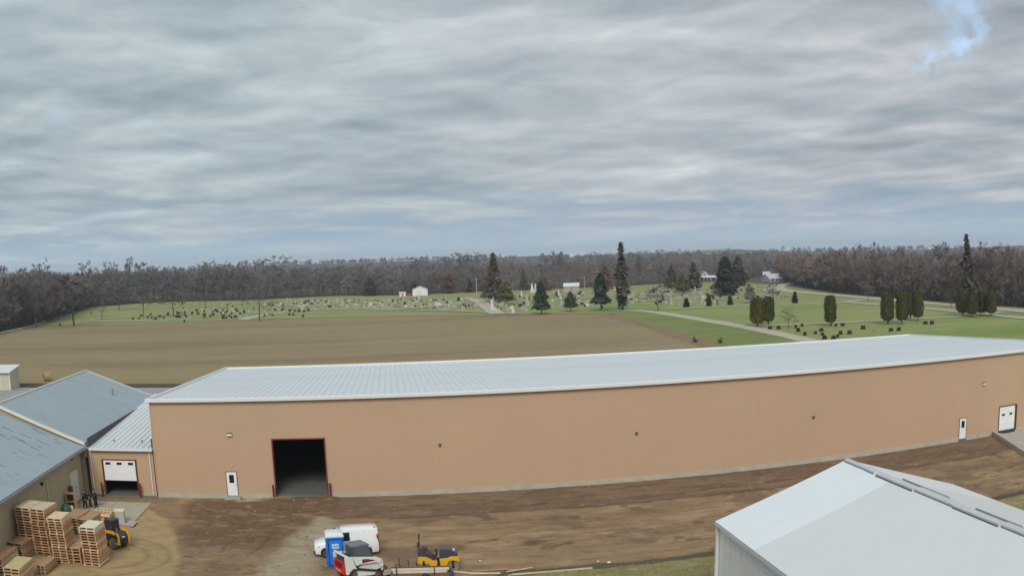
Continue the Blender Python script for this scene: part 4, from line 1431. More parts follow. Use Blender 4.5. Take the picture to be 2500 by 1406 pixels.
# hills far behind: the skyline, fields and woods on them
HV = [(-900, 735), (-300, 695), (0, 674), (300, 664), (540, 651), (700, 644.5), (800, 642), (900, 639), (1000, 636), (1100, 632.5), (1200, 629), (1300, 624), (1400, 621), (1480, 619.5), (1560, 616), (1650, 613),
      (1690, 610), (1740, 607), (1800, 607.5), (1840, 610), (1950, 612), (2060, 610), (2200, 607.5), (2350, 603.5), (2500, 598.5), (2800, 590), (3200, 580)]
uu = np.arange(-900, 3201, 25)
hv = np.interp(uu, [a for a, _ in HV], [b for _, b in HV])
prof_y = [0.0, .2, .4, .6, .8, .92, 1.0, 1.12, 1.4]
prof_z = [-.02, .03, .13, .34, .64, .88, 1.0, .93, .3]
V = []
for u, v in zip(uu, hv):
    top = at(u, v, y=2600.0)
    dvec = top[:2] - CPOS[:2]
    for a, z in zip(prof_y, prof_z):
        q = CPOS[:2] + dvec * (.34 + .66 * a)
        V.append((q[0], q[1], top[2] * z - 1.5 + 3.5 * (a > 0) * (a < 1) * math.sin(q[0] * .006 + a * 9)))
V = np.array(V)
m_ = len(prof_y)
idx = np.arange(len(uu) * m_).reshape(len(uu), m_)
F = np.stack([idx[:-1, :-1], idx[1:, :-1], idx[1:, 1:], idx[:-1, 1:]], -1).reshape(-1, 4)
g_hill = ground_mat('wooded_hill', [(0, (0.075, 0.065, 0.060)), (.5, (0.105, 0.09, 0.08)), (1, (0.16, 0.13, 0.095))], 0.012)
me = raw_mesh('hills', V, F, g_hill, None, 4)
me.polygons.foreach_set('use_smooth', [True] * len(me.polygons))
tag(put('hills', me), kind='structure')


def hill_pt(ui, a):
    """a point on the hill sheet, ui in column units, a along the slope 0..1.12"""
    i = int(np.clip(ui, 0, len(uu) - 2))
    f = ui - i
    A = V.reshape(len(uu), m_, 3)
    c = A[i] * (1 - f) + A[i + 1] * f
    return np.array([np.interp(a, prof_y, c[:, k]) for k in range(3)])


# far woods on the hills, thousands of crowns
r = np.random.default_rng(11)
Vs, Cs = [], []
for i in range(4200):
    ui = r.uniform(20, len(uu) - 16)
    a = r.choice((r.uniform(0.0, .5), r.uniform(.2, .9), r.uniform(.95, 1.03)))
    p = hill_pt(ui, a)
    dens_ = vnoise(np.array(p[0] * .004), np.array(p[1] * .006), 3)
    if a > .3 and dens_ < .42:
        continue
    h = r.uniform(9, 17) if a < .9 else r.uniform(4, 10) * (1.3 if dens_ > .6 else .8)
    n = 46
    q = r.normal(0, 1, (n, 3))
    q /= np.linalg.norm(q, axis=1)[:, None]
    q *= r.uniform(.5, 1.0, (n, 1))
    c = q * np.array([h * .42, h * .42, h * .5]) + np.array([0, 0, h * .52])
    t1, t2 = r.normal(0, h * .07, (n, 3)), r.normal(0, h * .07, (n, 3))
    tri = np.stack([c - t1, c + t1, c + t2 * 1.6], 1).reshape(-1, 3) + p
    Vs.append(tri)
    base = np.array((.11, .098, .095)) if r.random() < .8 else np.array((.05, .055, .045))
    Cs.append(np.tile(base * r.uniform(.65, 1.3), (3 * n, 1)))
Vs = np.concatenate(Vs)
tag(put('far_woods', raw_mesh('far_woods', Vs, np.arange(len(Vs)).reshape(-1, 3), m_twig, np.concatenate(Cs))), kind='stuff')
# pale fields showing on the hill tops
m_pf = ground_mat('far_field', [(0, (0.30, 0.25, 0.17)), (1, (0.38, 0.33, 0.23))], 0.02)
for (u0, u1, a0, a1) in ((1560, 1640, .90, .95), (1655, 1790, .86, .925), (1700, 1840, .80, .83), (2210, 2290, .93, .97), (2150, 2200, .97, .99), (1420, 1480, .95, .98), (2370, 2460, .90, .93)):
    P0 = []
    ca = np.linspace((u0 + 900) / 25, (u1 + 900) / 25, 9)
    P0 = [hill_pt(c, a0) for c in ca] + [hill_pt(c, a1) for c in ca[::-1]]
    vs = [(p[0], p[1], p[2] + 1.2) for p in P0]
    me = bpy.data.meshes.new('far_field')
    k = len(ca)
    me.from_pydata(vs, [], [(i, i + 1, 2 * k - 2 - i, 2 * k - 1 - i) for i in range(k - 1)])
    me.materials.append(m_pf)
    tag(put('far_field', me), kind='structure')


# ---------------------------------------------------------------- far buildings
def gable_house(name, label, cat, u, vb, vt, wpx, depth, wallm, roofm, yaw=0.0, front='gable', z0=0.0, roof_frac=.35, extras=True, base=None):
    if base is None:
        b, H = ztop(u, vb, vt, z0)
    else:
        b, H = base
    dist = math.hypot(b[0] - CPOS[0], b[1] - CPOS[1])
    w = metres(b, wpx, b[2] + H / 2 if base is not None else z0) / 2
    ang = math.atan2(b[0] - CPOS[0], b[1] - CPOS[1])
    t = thing(name, label, cat, (b[0], b[1], b[2] if base is not None else z0), -ang + yaw)
    he = H * (1 - roof_frac)
    rf = MB()
    if front == 'gable':
        MB().prism([(-w, 0), (w, 0), (w, he), (0, H - .1), (-w, he)], 0, depth).build('wall', wallm, t)
        rf.slab((w + .3, -.3, he), (w + .3, depth + .3, he), (0, depth + .3, H), (0, -.3, H), .15)
        rf.slab((0, -.3, H), (0, depth + .3, H), (-w - .3, depth + .3, he), (-w - .3, -.3, he), .15)
    else:
        d2 = depth / 2
        MB().prism([(0, 0), (depth, 0), (depth, he), (d2, H - .1), (0, he)], -w, w, axis='x').build('wall', wallm, t)
        rf.slab((-w - .3, -.4, he - .1), (w + .3, -.4, he - .1), (w + .3, d2, H), (-w - .3, d2, H), .15)
        rf.slab((-w - .3, d2, H), (w + .3, d2, H), (w + .3, depth + .4, he - .1), (-w - .3, depth + .4, he - .1), .15)
    rf.build('roof', roofm, t)
    return t, w, he, H


wpaint = M('white_siding', (.72, .74, .74), .6)
t, w, he, H = gable_house('white_shed', 'white gabled shed at the back edge of the graveyard', 'shed', 1026, 722, 699, 37, 12, wpaint, M('pale_roof', (.6, .62, .63), .5))
MB().box(-w * .45, w * .15, -.06, -.01, .05, he * .85).build('door', M('offwhite_door', (.62, .64, .63), .6), t)
t, w, he, H = gable_house('small_shed', 'tiny white shed left of the white gabled shed', 'shed', 983, 724, 713, 15, 4, wpaint, M('pale_roof', (.6, .62, .63), .5), front='side', roof_frac=.25)
MB().box(-w * .3, w * .3, -.06, -.01, .05, he * .8).build('door', m_grey, t)
b = at(1000, 721)
t = thing('parked_truck', 'dark red truck parked between the two white sheds', 'truck', (b[0], b[1], 0), -.1)
MB().loft([[(x, y, z) for x, y in ((-2.4, -.9), (2.4, -.9), (2.4, .9), (-2.4, .9))] for z in (.45, 1.1)]).build('body', m_lred, t, bevel=.1)
MB().loft([[(-.7, -.85, 1.1), (1.2, -.85, 1.1), (1.2, .85, 1.1), (-.7, .85, 1.1)], [(-.4, -.7, 1.85), (.9, -.7, 1.85), (.9, .7, 1.85), (-.4, .7, 1.85)]]).build('cab', m_glass, t)
for x in (-1.5, 1.5):
    for y in (-.88, .88):
        MB().tube((x, y - .1, .38), (x, y + .1, .38), .38, n=12).build('wheel', m_black, t)
# grey vault with white flat roof
b, H = ztop(1395, 714, 691)
ang = math.atan2(b[0] - CPOS[0], b[1] - CPOS[1])
w = metres(b, 36, 2) / 2
t = thing('burial_vault', 'grey stone burial vault with white slab roof among the graves', 'vault', (b[0], b[1], 0), -ang)
MB().box(-w, w, 0, 7, 0, H * .62).build('wall', m_stone, t)
MB().prism([(-.5, H * .62), (7.5, H * .62), (7.5, H * .8), (3.5, H), (-.5, H * .8)], -w - .4, w + .4, axis='x').build('roof', wpaint, t)
MB().box(-.8, .8, -.06, -.01, 0, H * .45).build('door', M('vault_door', (.2, .21, .21), .5), t)
for s in (-1, 1):
    MB().box(s * w * .62 - .25, s * w * .62 + .25, -.25, -.01, 0, H * .6).build('pilaster', m_stone, t)
# houses beyond
m_hroof = M('house_roof', (.33, .33, .34), .7)
t, w, he, H = gable_house('white_house', 'white house with grey roofs between the pointed cedar and the massive spruce', 'house', 1722, 686, 661, 18, 8, M('dim_white_siding', (.42, .43, .43), .6), m_hroof, yaw=.25, front='gable', roof_frac=.4)
for (x, z) in ((-w * .5, he * .3), (w * .35, he * .3), (-w * .1, he * .75)):
    f_ = MB().box(x - .6, x + .6, -.06, -.01, z, z + 1.5).build('window', m_glass, t)
    MB().box(x - .7, x + .7, -.04, -.005, z - .12, z - .02).build('sill', wpaint, f_)
MB().prism([(-7, 2.6), (-7, 2.8), (0, 3.9), (0, 2.6)], -w - 1, w + 5, axis='x').build('porch_roof', wpaint, t)
for x in (-w, 0, w, w + 4):
    MB().box(x - .12, x + .12, -6.8, -6.5, 0, 2.6).build('porch_post', wpaint, t)
t, w, he, H = gable_house('grey_house', 'low house with pale roof behind the bend of the wide road', 'house', 1895, 688, 668, 36, 12, M('grey_siding', (.35, .35, .36), .7), M('lightgrey_roof', (.50, .51, .53), .6), yaw=.5, front='side', roof_frac=.6)
for x in (-w * .5, w * .1, w * .6):
    f_ = MB().box(x - .7, x + .7, -.06, -.01, he * .3, he * .8).build('window', m_glass, t)
t, w, he, H = gable_house('farm_shed', 'pale low shed left of the house at the road bend', 'shed', 1872, 680, 663, 17, 8, M('grey_siding', (.35, .35, .36), .7), M('lightgrey_roof', (.50, .51, .53), .6), front='side', roof_frac=.5)
for (u, a, wpx, H, lab) in ((1232, .985, 12, 7, 'white farm building on the skyline right of the brown spire'), (1396, .93, 14, 8, 'pale farmhouse on the hill above the grey vault'), (1412, .95, 22, 6, 'long pale farm shed on the hill above the grey vault'),
                            (1446, .99, 10, 6, 'small white farm building on the skyline left of the tallest conifer'), (2272, .96, 18, 6, 'long pale barn on the hill at the right skyline'), (2321, .97, 8, 6, 'small pale house on the hill left of the ragged spruce')):
    p = hill_pt((u + 900) / 25, a)
    gable_house('farm_building', lab, 'building', u, 0, 0, wpx, 14, wpaint, M('pale_roof', (.6, .62, .63), .5), front='side', base=((p[0], p[1], p[2] + .5), H))
p = hill_pt((2384 + 900) / 25, 1.0)
t = thing('grain_bin', 'bright white domed grain bin on the skyline right of the ragged spruce', 'silo', (p[0], p[1], p[2] - 1))
MB().lathe([(3.8, 0), (3.8, 6)], 16).build('bin_wall', wpaint, t)
MB().lathe([(3.9, 6), (2.2, 7.6), (.3, 8.4), (.01, 8.5)], 16).build('dome_roof', wpaint, t)
# poles
for (u, vb, vt, rr, nm, lab, mm) in ((1164, 716, 677, .28, 'utility_pole', 'grey utility pole at the wood edge near the broad bare treetop', M('pale_pole', (.34, .31, .29), .8)),
                                     (1427, 706, 674, .22, 'utility_pole', 'thin grey utility pole right of the grey burial vault', M('pale_pole', (.34, .31, .29), .8)),
                                     (1249 + 2, 712, 690, .14, 'utility_pole', 'short thin pole right of the rounded olive cedar', M('pale_pole', (.34, .31, .29), .8))):
    b, H = ztop(u, vb, vt)
    t = thing(nm, lab, 'pole', (b[0], b[1], 0))
    MB().tube((0, 0, -.3), (0, 0, H), rr, rr * .75, 8).build('pole', mm, t)
    MB().box(-1.1, 1.1, -.1, .1, H - 1.1, H - .9).build('crossarm', mm, t)
b, H = ztop(1515, 752, 643)
t = thing('white_column', 'slender white column standing before the tallest conifer', 'monument', (b[0] - 1, b[1] - 4, 0))
MB().box(-.9, .9, -.9, .9, 0, 1.2).box(-.6, .6, -.6, .6, 1.2, 2.6).build('plinth', m_stone, t)
MB().tube((0, 0, 2.6), (0, 0, H * .70), .22, .2, 10).build('shaft', M('weathered_shaft', (.30, .27, .24), .7), t)
MB().lathe([(.34, H * .70), (.42, H * .74), (.42, H * .97), (.2, H * .995), (.01, H)], 10).build('cap', wpaint, t)
b = at(1506, 712)
t = thing('pink_monument', 'wide pale pink monument left of the tallest conifer trunk', 'headstone', (b[0], b[1], 0))
MB().box(-1.9, 1.9, -.4, .4, 0, .5).build('base', m_stone, t)
MB().box(-1.7, 1.7, -.25, .25, .5, 2.9).build('tablet', M('pink_granite', (.62, .50, .47), .5), t, bevel=.1)

# ---------------------------------------------------------------- headstones
def stone_mesh(kind, m1):
    b = MB()
    if kind == 'slant':
        b.box(-.62, .62, -.22, .22, -.05, .16).prism([(-.16, .16), (.16, .16), (.16, .86), (-.02, .92), (-.10, .90)], -.5, .5, axis='x')
    elif kind == 'tablet':
        b.box(-.55, .55, -.2, .2, -.05, .18)
        pr = [(-.42, .18)] + [(-.42 * math.cos(a), .75 + .22 * math.sin(a)) for a in np.linspace(0, math.pi, 7)] + [(.42, .18)]
        b.prism(pr, -.1, .1)
    elif kind == 'die':
        b.box(-.85, .85, -.28, .28, -.05, .22).box(-.68, .68, -.16, .16, .22, 1.0)
    elif kind == 'obelisk':
        b.box(-.6, .6, -.6, .6, -.05, .5).box(-.42, .42, -.42, .42, .5, 1.1)
        b.loft([[(-.3, -.3, 1.1), (.3, -.3, 1.1), (.3, .3, 1.1), (-.3, .3, 1.1)], [(-.17, -.17, 2.6), (.17, -.17, 2.6), (.17, .17, 2.6), (-.17, .17, 2.6)], [(-.01, -.01, 2.9), (.01, -.01, 2.9), (.01, .01, 2.9), (-.01, .01, 2.9)]])
    return b.mesh('headstone_' + kind, m1, bevel=.02 if kind != 'obelisk' else 0)


m_ls = M('pale_marble', (.58, .57, .54), .6)
m_rs = M('rose_granite', (.30, .22, .20), .5)
SM = {(k, n): stone_mesh(k, mm) for k in ('slant', 'tablet', 'die', 'obelisk') for n, mm in (('black', m_bstone), ('grey', m_stone), ('white', m_ls), ('rose', m_rs))}


def grave(u, v, kind, hue, label, group, sc=1.0):
    b = at(u, v)
    o = put('headstone', SM[(kind, hue)], None, (b[0], b[1], -.05), random.uniform(-.25, .25) + .12)
    o.scale = (sc * random.uniform(.9, 1.15), sc, sc * random.uniform(.9, 1.1))
    return tag(o, label, 'headstone', group)


NEAR = [((1880, 804), 'directly under the paired clipped cedars', 'die'), ((1901, 803), 'right of the paired clipped cedars', 'die'), ((1943, 800), 'left of the three at the end of the lane by the pale shrub', 'tablet'),
        ((1949, 809), 'in front of the three at the lane end', 'die'), ((1958, 796), 'touching the crossing lane near the pale shrub', 'tablet'), ((1965, 818), 'nearest the pale road below the shrub', 'slant'),
        ((1991, 815), 'left of the crowded rows under the single clipped cedar', 'slant'), ((2005, 808), 'at the back left of the crowded rows under the single clipped cedar', 'die'),
        ((2008, 818), 'in the middle left of the crowded rows', 'slant'), ((2013, 827), 'at the front left of the crowded rows, over the roof edge', 'die'), ((2035, 827), 'at the front middle over the roof edge', 'die'),
        ((2045, 823), 'behind the front middle one over the roof edge', 'tablet'), ((2052, 816), 'in the middle right of the crowded rows', 'die'), ((2041, 796), 'beside the trunk of the single clipped cedar', 'slant'),
        ((2057, 795), 'right of the single clipped cedar at the lane', 'die'), ((2074, 815), 'large and double, right end of the crowded rows', 'die'), ((2107, 803), 'standing alone right of the crowded rows', 'die'),
        ((2135, 811), 'grey brown and alone between crowded rows and the row of four cedars', 'slant'), ((2175, 808), 'left of two below the row of four cedars', 'die'), ((2194, 807), 'right of two below the row of four cedars', 'die'),
        ((2259, 791), 'left of two right of the row of four cedars', 'die'), ((2275, 791), 'right of two right of the row of four cedars', 'die')]
for (p, lab, k) in NEAR:
    grave(p[0], p[1], k, 'black' if lab[:4] != 'grey' else 'rose', ('black headstone ' if lab[:4] != 'grey' else 'headstone, ') + lab, 'black headstones on the near lawn', 0.84)
LEFT = [(160, 945), (60, 1095), (205, 1080), (245, 1080), (190, 1130), (230, 1130), (300, 1065), (320, 1120), (295, 1190), (400, 1080), (470, 1040), (490, 1080), (575, 1050), (580, 1095), (580, 1130), (665, 1120),
        (705, 1060), (735, 1030), (765, 1050), (845, 1030), (905, 1050), (910, 955), (850, 1110), (850, 1150), (895, 1150), (965, 1135), (1025, 1130), (970, 1080), (880, 1075), (1045, 1040), (1090, 1080), (1145, 1045),
        (1440, 1110), (1515, 1105), (1490, 1035), (1590, 1030), (1690, 1030), (1555, 965), (1700, 965), (1855, 945), (1800, 1045), (1870, 1045), (1930, 1045), (2005, 1050), (2065, 1030), (1795, 1095), (1850, 1095),
        (1990, 1120), (2115, 940), (2050, 905), (2245, 905), (2325, 905), (2010, 935)]
LEFT = [(400 + a / 5.857, 580 + (c + 14) / 5.857) for a, c in LEFT] + [(223, 766), (325, 780), (340, 779), (361, 776), (368, 769), (371, 778), (390, 774), (411, 767), (147, 795), (345, 772), (400, 777), (380, 780), (520, 770), (540, 766), (560, 772), (470, 765)]
def nth(n):
    return f"{n}{'th' if 10 <= n % 100 <= 20 else {1: 'st', 2: 'nd', 3: 'rd'}.get(n % 10, 'th')}"


for rown, lo_, hi_ in (('row nearest the field', 773.5, 900), ('middle rows', 764.5, 773.5), ('back rows', 0, 764.5)):
    for i, (u, v) in enumerate(sorted(p for p in LEFT if lo_ <= p[1] < hi_)):
        grave(u, v, random.choice(('die', 'die', 'tablet', 'slant')), 'black', f'black headstone, {nth(i + 1)} from the left in the {rown}, left graveyard', 'black headstones of the left graveyard', 1.0)
RP = []
for _n, _pp, _w in ROADS:
    q = [at(*e)[:2] for e in _pp]
    for e0, e1 in zip(q[:-1], q[1:]):
        RP += [(e0 + (e1 - e0) * t_, _w / 2 + .8) for t_ in np.linspace(0, 1, max(2, int(np.linalg.norm(e1 - e0) / 2)))]
RPX, RPW = np.array([e[0] for e in RP]), np.array([e[1] for e in RP])


def on_road(p):
    return bool((np.hypot(RPX[:, 0] - p[0], RPX[:, 1] - p[1]) < RPW).any())


POLY = [((700, 1000), (733, 752), 46, 'graves before the small white sheds', 'graves before the white sheds'), ((1000, 1185), (728, 757), 40, 'graves left of the crossing lanes', 'graves left of the crossing lanes'),
        ((1185, 1300), (722, 760), 24, 'graves around the brownish spire', 'graves around the brownish spire'), ((1335, 1465), (714, 752), 30, 'graves around the grey vault', 'graves around the burial vault'),
        ((1525, 1760), (712, 745), 44, 'graves beyond the middle lane', 'graves beyond the middle lane'), ((1760, 1900), (706, 736), 20, 'graves behind the purplish tree', 'graves behind the purplish tree')]
random.seed(21)
for (ua, va, n, lab, grp) in POLY:
    cnt = {}
    spots = sorted(s_ for s_ in ((random.uniform(*ua), va[0] + (va[1] - va[0]) * random.random() ** 1.2) for _ in range(int(n * 1.25))) if not on_road(at(*s_)))[:]
    for (u, v) in spots:
        hue = random.choices(('grey', 'white', 'rose', 'black'), (6, 1.2, 2, 2.4))[0]
        kind = random.choices(('die', 'tablet', 'slant', 'obelisk'), (5, 4, 2, .5))[0]
        nm = {'grey': 'grey', 'white': 'white', 'rose': 'brownish', 'black': 'black'}[hue] + (' obelisk' if kind == 'obelisk' else ' headstone')
        cnt[nm] = cnt.get(nm, 0) + 1
        grave(u, v, kind, hue, f'{nm}, {nth(cnt[nm])} from the left in the {lab}', grp, 1.15)
# the countless smaller stones beyond those, one mass
fs_ = MB()
rr = random.Random(77)
for (ua, va, n) in (((430, 700), (742, 776), 150), ((700, 1000), (732, 756), 200), ((1000, 1190), (727, 758), 150), ((1190, 1320), (722, 760), 70), ((1330, 1470), (712, 752), 90), ((1520, 1760), (708, 746), 130), ((1750, 1900), (702, 738), 70)):
    for i in range(n):
        p = at(rr.uniform(*ua), va[0] + (va[1] - va[0]) * rr.random() ** 1.15)
        if on_road(p):
            continue
        w_, h2, a_ = rr.uniform(.25, .52), rr.uniform(.4, .8), rr.uniform(-.2, .4)
        c_, s_ = math.cos(a_), math.sin(a_)
        q = [(p[0] + x * c_ - y * s_, p[1] + x * s_ + y * c_) for x, y in ((-w_, -.12), (w_, -.12), (w_, .12), (-w_, .12))]
        fs_.hexa([(x, y, -.1) for x, y in q] + [(x, y, h2) for x, y in q], rr.choices((0, 1, 2, 3), (5, .9, 1.5, 2))[0])
tag(fs_.build('far_headstones', [m_stone, m_ls, m_rs, m_bstone]), kind='stuff')
for (u, v, s, lab) in ((1201, 757, 1.7, 'tall white obelisk under the brownish spire'), (1299, 714, 2.0, 'tall white obelisk left of the dark broad skirted spruce'), (1307, 712, 1.7, 'white obelisk right of the tall one by the dark spruce'),
                       (1252, 763, 1.0, 'white obelisk on the lane verge right of the crossing'), (1287, 745, 1.6, 'grey obelisk left of the broad skirted spruce'), (1363, 722, 1.2, 'white obelisk left of the burial vault')):
    grave(u, v, 'obelisk', 'white' if 'white' in lab else 'grey', lab, None, s)
# round bale by the ditch
b = at(116, 930)
t = thing('hay_bale', 'round straw bale lying by the ditch behind the sheds', 'bale', (b[0], b[1], 0), .5)
rings = []
for x in (-.75, -.72, .72, .75):
    rad = .93 if abs(x) < .74 else .84
    rings.append([(x, math.cos(a) * rad * (1 + .02 * math.sin(5 * a)), .88 + math.sin(a) * rad) for a in np.linspace(0, 6.283, 21)[:-1]])
m_st = M('straw', (.34, .25, .14), .95, var=.25, scale=4, stretch=(6, 1, 1))
MB().loft(rings, caps=False).build('straw_wrap', m_st, t)
for x in (-.76, .76):
    e = MB()
    for j, rad in enumerate((.84, .6, .36)):
        e.lathe([(rad, 0), (rad - .2, .03), (.01, .03)], 20)
    m2 = e.mesh('end_face', M('straw_end', (.20, .135, .08), .95, var=.3, scale=6))
    o = put('end_face', m2, t, (x, 0, .88))
    o.rotation_euler = (0, R(90 if x > 0 else -90), 0)
# ---------------------------------------------------------------- pallets
def pallet_meshes(w, d, h, m):
    t, st = .022, .045
    td = MB()
    nb = 7
    bw = d / nb
    for i in range(nb):
        td.box(0, w, i * bw + .008, (i + 1) * bw - .008, h - t, h - .002)
    bd = MB()
    for y in (0.0, d / 2 - .06, d - .12):
        bd.box(0, w, y + .004, y + .116, .0, t)
    s = MB().box(0, st * 1.9, 0.012, d - .012, t, h - t)
    return td.mesh('top_deck', m), bd.mesh('bottom_deck', m), s.mesh('stringer', m)


PC = {}


def pallet(x, y, z, h, w, d, m, label, group, rz=0.0, slats=False):
    key = (round(h, 3), w, d, m.name)
    if key not in PC:
        PC[key] = pallet_meshes(w, d, h, m)
    td, bd, s = PC[key]
    t = thing('pallet', label, 'pallet', (x, y, z), rz, group)
    if slats:
        for i in range(6):
            MB().box(.02 + i * (w - .16) / 5, .02 + i * (w - .16) / 5 + .12, 0, d, h - .024, h).build('slat', m_pal2, t)
        for yy in (0.0, d / 2 - .05, d - .10):
            MB().box(0, w, yy, yy + .10, .022, h - .026).build('stringer', m, t)
        for yy in (0, d - .1):
            MB().box(0, w, yy, yy + .1, 0, .02).build('bottom_board', m, t)
        return t
    tag(put('top_deck', td, t), kind='stuff')
    tag(put('bottom_deck', bd, t), kind='stuff')
    for xx in (0.0, w / 2 - .043, w - .0855):
        put('stringer', s, t, (xx, 0, 0))
    return t


ORD = ['topmost', 'second', 'third', 'fourth', 'fifth', 'sixth', 'seventh', 'eighth', 'ninth', 'tenth', 'eleventh', 'twelfth', 'thirteenth', 'fourteenth', 'fifteenth', 'sixteenth', 'seventeenth']
random.seed(3)


def stack(desc, L_, R_, B_, yf, n, mats=None, slats=False, top=None):
    """a stack whose top is seen with front corners at L_ and R_ and back right corner at B_, its front on the line y = yf"""
    p = at(*L_, y=yf)
    q = at(*R_, z=p[2])
    h = p[2] / n
    w = round(float(q[0] - p[0]) - .03, 2)
    yaw = math.atan2(q[1] - p[1], q[0] - p[0]) * .5
    d = round(float(at(*B_, z=p[2])[1] - q[1]), 2)
    for k in range(n):
        i = n - 1 - k
        m = random.choice(mats or (m_pal, m_pal, m_pal, m_pal2, m_pal3))
        if k == 0 and top:
            m = top
        lab = f'topmost pallet of {desc}' if k == 0 else (f'lowest pallet of {desc}' if k == n - 1 else f'{ORD[k]} pallet from the top of {desc}')
        pallet(p[0] + random.gauss(0, .022), yf + random.gauss(0, .025), i * h, h, w, d, m, lab, 'wooden pallets in ' + desc, yaw + random.gauss(0, .011), slats and k == 0)
    return p


m_pal2t = M('sunned_pallet_top', (0.56, 0.455, 0.32), .85, var=.12, scale=1.5)
m_pal4 = M('orange_pallet_wood', (0.56, 0.345, 0.18), .85, var=.2, scale=2.2)
stack('the tallest stack next to the tan shed wall', (34, 1237.5), (70, 1242), (98, 1223), -20.7, 17, top=m_pal2t, mats=(m_pal, m_pal4, m_pal3))
stack('the tallest stack right of the one at the wall', (70, 1242), (105, 1246.5), (133, 1227), -20.75, 17, top=m_pal2t, mats=(m_pal, m_pal4, m_pal3))
stack('the tall stack in the middle of the pallet yard', (113.5, 1264), (151, 1267), (176, 1249.5), -22.4, 17, top=m_pal2, mats=(m_pal, m_pal4, m_pal2))
stack('the whitish topped stack beside the yellow loader', (191, 1286), (230, 1290), (254, 1272), -22.55, 14, top=M('bleached_wood', (.68, .63, .50), .85, var=.1, scale=2), mats=(m_pal, m_pal4, m_pal2))
stack('the short stack between the two tall middle stacks', (155, 1336), (194, 1340), (216, 1318), -22.15, 5, top=m_pal, mats=(m_pal, m_pal4))
stack('the brown topped stack below the wall side stacks', (13, 1323), (51, 1330), (76, 1304), -22.5, 6, top=m_pal3, mats=(m_pal3, m_pal))
stack('the stack cut by the left picture border', (-34, 1361), (4, 1366), (40, 1334), float(at(-34, 1361, z=1.1)[1]), 5, top=m_pal, mats=(m_pal, m_pal2))
stack('the stack with yellowish top at the bottom border', (6, 1385), (46, 1389.5), (83, 1360), float(at(6, 1385, z=1.3)[1]), 6, top=M('yellowish_wood', (.56, .46, .24), .85, var=.12, scale=2), mats=(m_pal, m_pal2))
stack('the low brown pile in front of the middle stacks', (87, 1379), (108, 1382), (131, 1357), float(at(87, 1379, z=.62)[1]), 3, top=m_pal3, mats=(m_pal3, m_pal))
stack('the flat brown stack behind the middle one', (150, 1262), (186, 1266), (212, 1243), float(at(150, 1262, z=1.3)[1]), 6, top=m_pal3, mats=(m_pal3, m_pal))
stack('the flat brown stack left of the slatted pallet', (188, 1267), (222, 1270), (246, 1247), float(at(188, 1267, z=1.2)[1]), 6, top=m_pal3, mats=(m_pal3, m_pal))
stack('the stack crowned by an open slatted pallet', (222, 1252), (267, 1255), (282, 1240), float(at(222, 1252, z=1.15)[1]), 5, mats=(m_pal, m_pal2), slats=True)

# ---------------------------------------------------------------- things by the old shed wall
cb_ = at(163, 1239, z=.30)
base_n = thing('crate_shelf', 'open fronted plywood crate with a middle shelf by the pale shed door', 'crate', (cb_[0] + .45, cb_[1] + .3, .02))
cw = .48
cx0 = MB()
MB().box(-cw, cw, -.33, .35, 1.50, 1.56).build('top', m_ply, base_n)
MB().box(-cw, -cw + .07, -.33, .35, .2, 1.50).build('side', m_ply, base_n)
MB().box(cw - .07, cw, -.33, .35, .2, 1.50).build('side', m_ply, base_n)
MB().box(-cw + .07, cw - .07, .30, .35, .2, 1.50).build('back', M('crate_inside', (.14, .085, .045), .9), base_n)
MB().box(-cw + .07, cw - .07, -.30, .30, .78, .83).build('shelf', m_ply, base_n)
MB().box(-cw, cw, -.33, .35, .12, .2).build('bottom', m_ply, base_n)
for x in (-cw, cw - .1):
    MB().box(x, x + .1, -.3, .3, -.02, .12).build('skid', m_pal, base_n)
gt = at(161, 1243, z=.95)
t = thing('green_tarp', 'crumpled dark green tarp bundle behind the tall middle pallet stack', 'tarp', (gt[0], gt[1], 0))
rr = random.Random(4)
rings = []
for z, s in ((.0, .62), (.6, .60), (1.05, .52), (1.35, .36), (1.46, .08)):
    rings.append([(math.cos(a) * s * rr.uniform(.82, 1.15), math.sin(a) * s * .7 * rr.uniform(.82, 1.15), z) for a in np.linspace(0, 6.283, 15)[:-1]])
MB().loft(rings).build('cover', M('green_tarp', (.012, .115, .048), .45, var=.3, scale=4), t, smooth=True)
wt = at(174, 1234, z=.95)
t = thing('white_bucket', 'small white lidded bucket beside the green tarp', 'bucket', (wt[0], wt[1], 0))
MB().lathe([(.15, .0), (.17, .9)], 14).build('bucket_wall', m_white, t)
MB().lathe([(.185, .9), (.185, .95), (.01, .96)], 14).build('lid', m_white, t)
wb_ = at(293, 1279)
t = thing('cabinet', 'cream topped white cabinet standing on the concrete behind the yellow loader', 'cabinet', (wb_[0], wb_[1] + .4, .03), .12)
MB().box(-.40, .40, -.42, .42, .06, 1.04).build('body', M('cabinet_cream', (.50, .49, .42), .6, var=.05, scale=2), t, bevel=.015)
MB().box(-.43, .43, -.45, .45, 1.04, 1.10).build('lid', M('cabinet_top', (.72, .68, .54), .6), t, bevel=.015)
MB().box(-.36, .36, -.435, -.422, .10, .98).build('front_panel', M('cabinet_front', (.40, .40, .37), .6), t)
for x in (-.3, .3):
    MB().box(x - .05, x + .05, -.35, .35, 0, .06).build('foot', m_dark, t)
for i, (u, v, lab) in enumerate(((312, 1279, 'crumpled pink grey sheet of plastic on the apron edge'),)):
    p = at(u, v)
    sh = MB()
    gxy = [[(p[0] + a * .24, p[1] + c * .28, .05 + .07 * rr.random()) for a in range(-3, 4)] for c in range(-3, 4)]
    for a in range(6):
        for c in range(6):
            sh.quad(gxy[a][c], gxy[a][c + 1], gxy[a + 1][c + 1], gxy[a + 1][c])
    tag(sh.build('plastic_sheet', M('pinkish_plastic', (.42, .37, .34), .5)), lab, 'sheet')
db = at(18, 1406, z=.4)
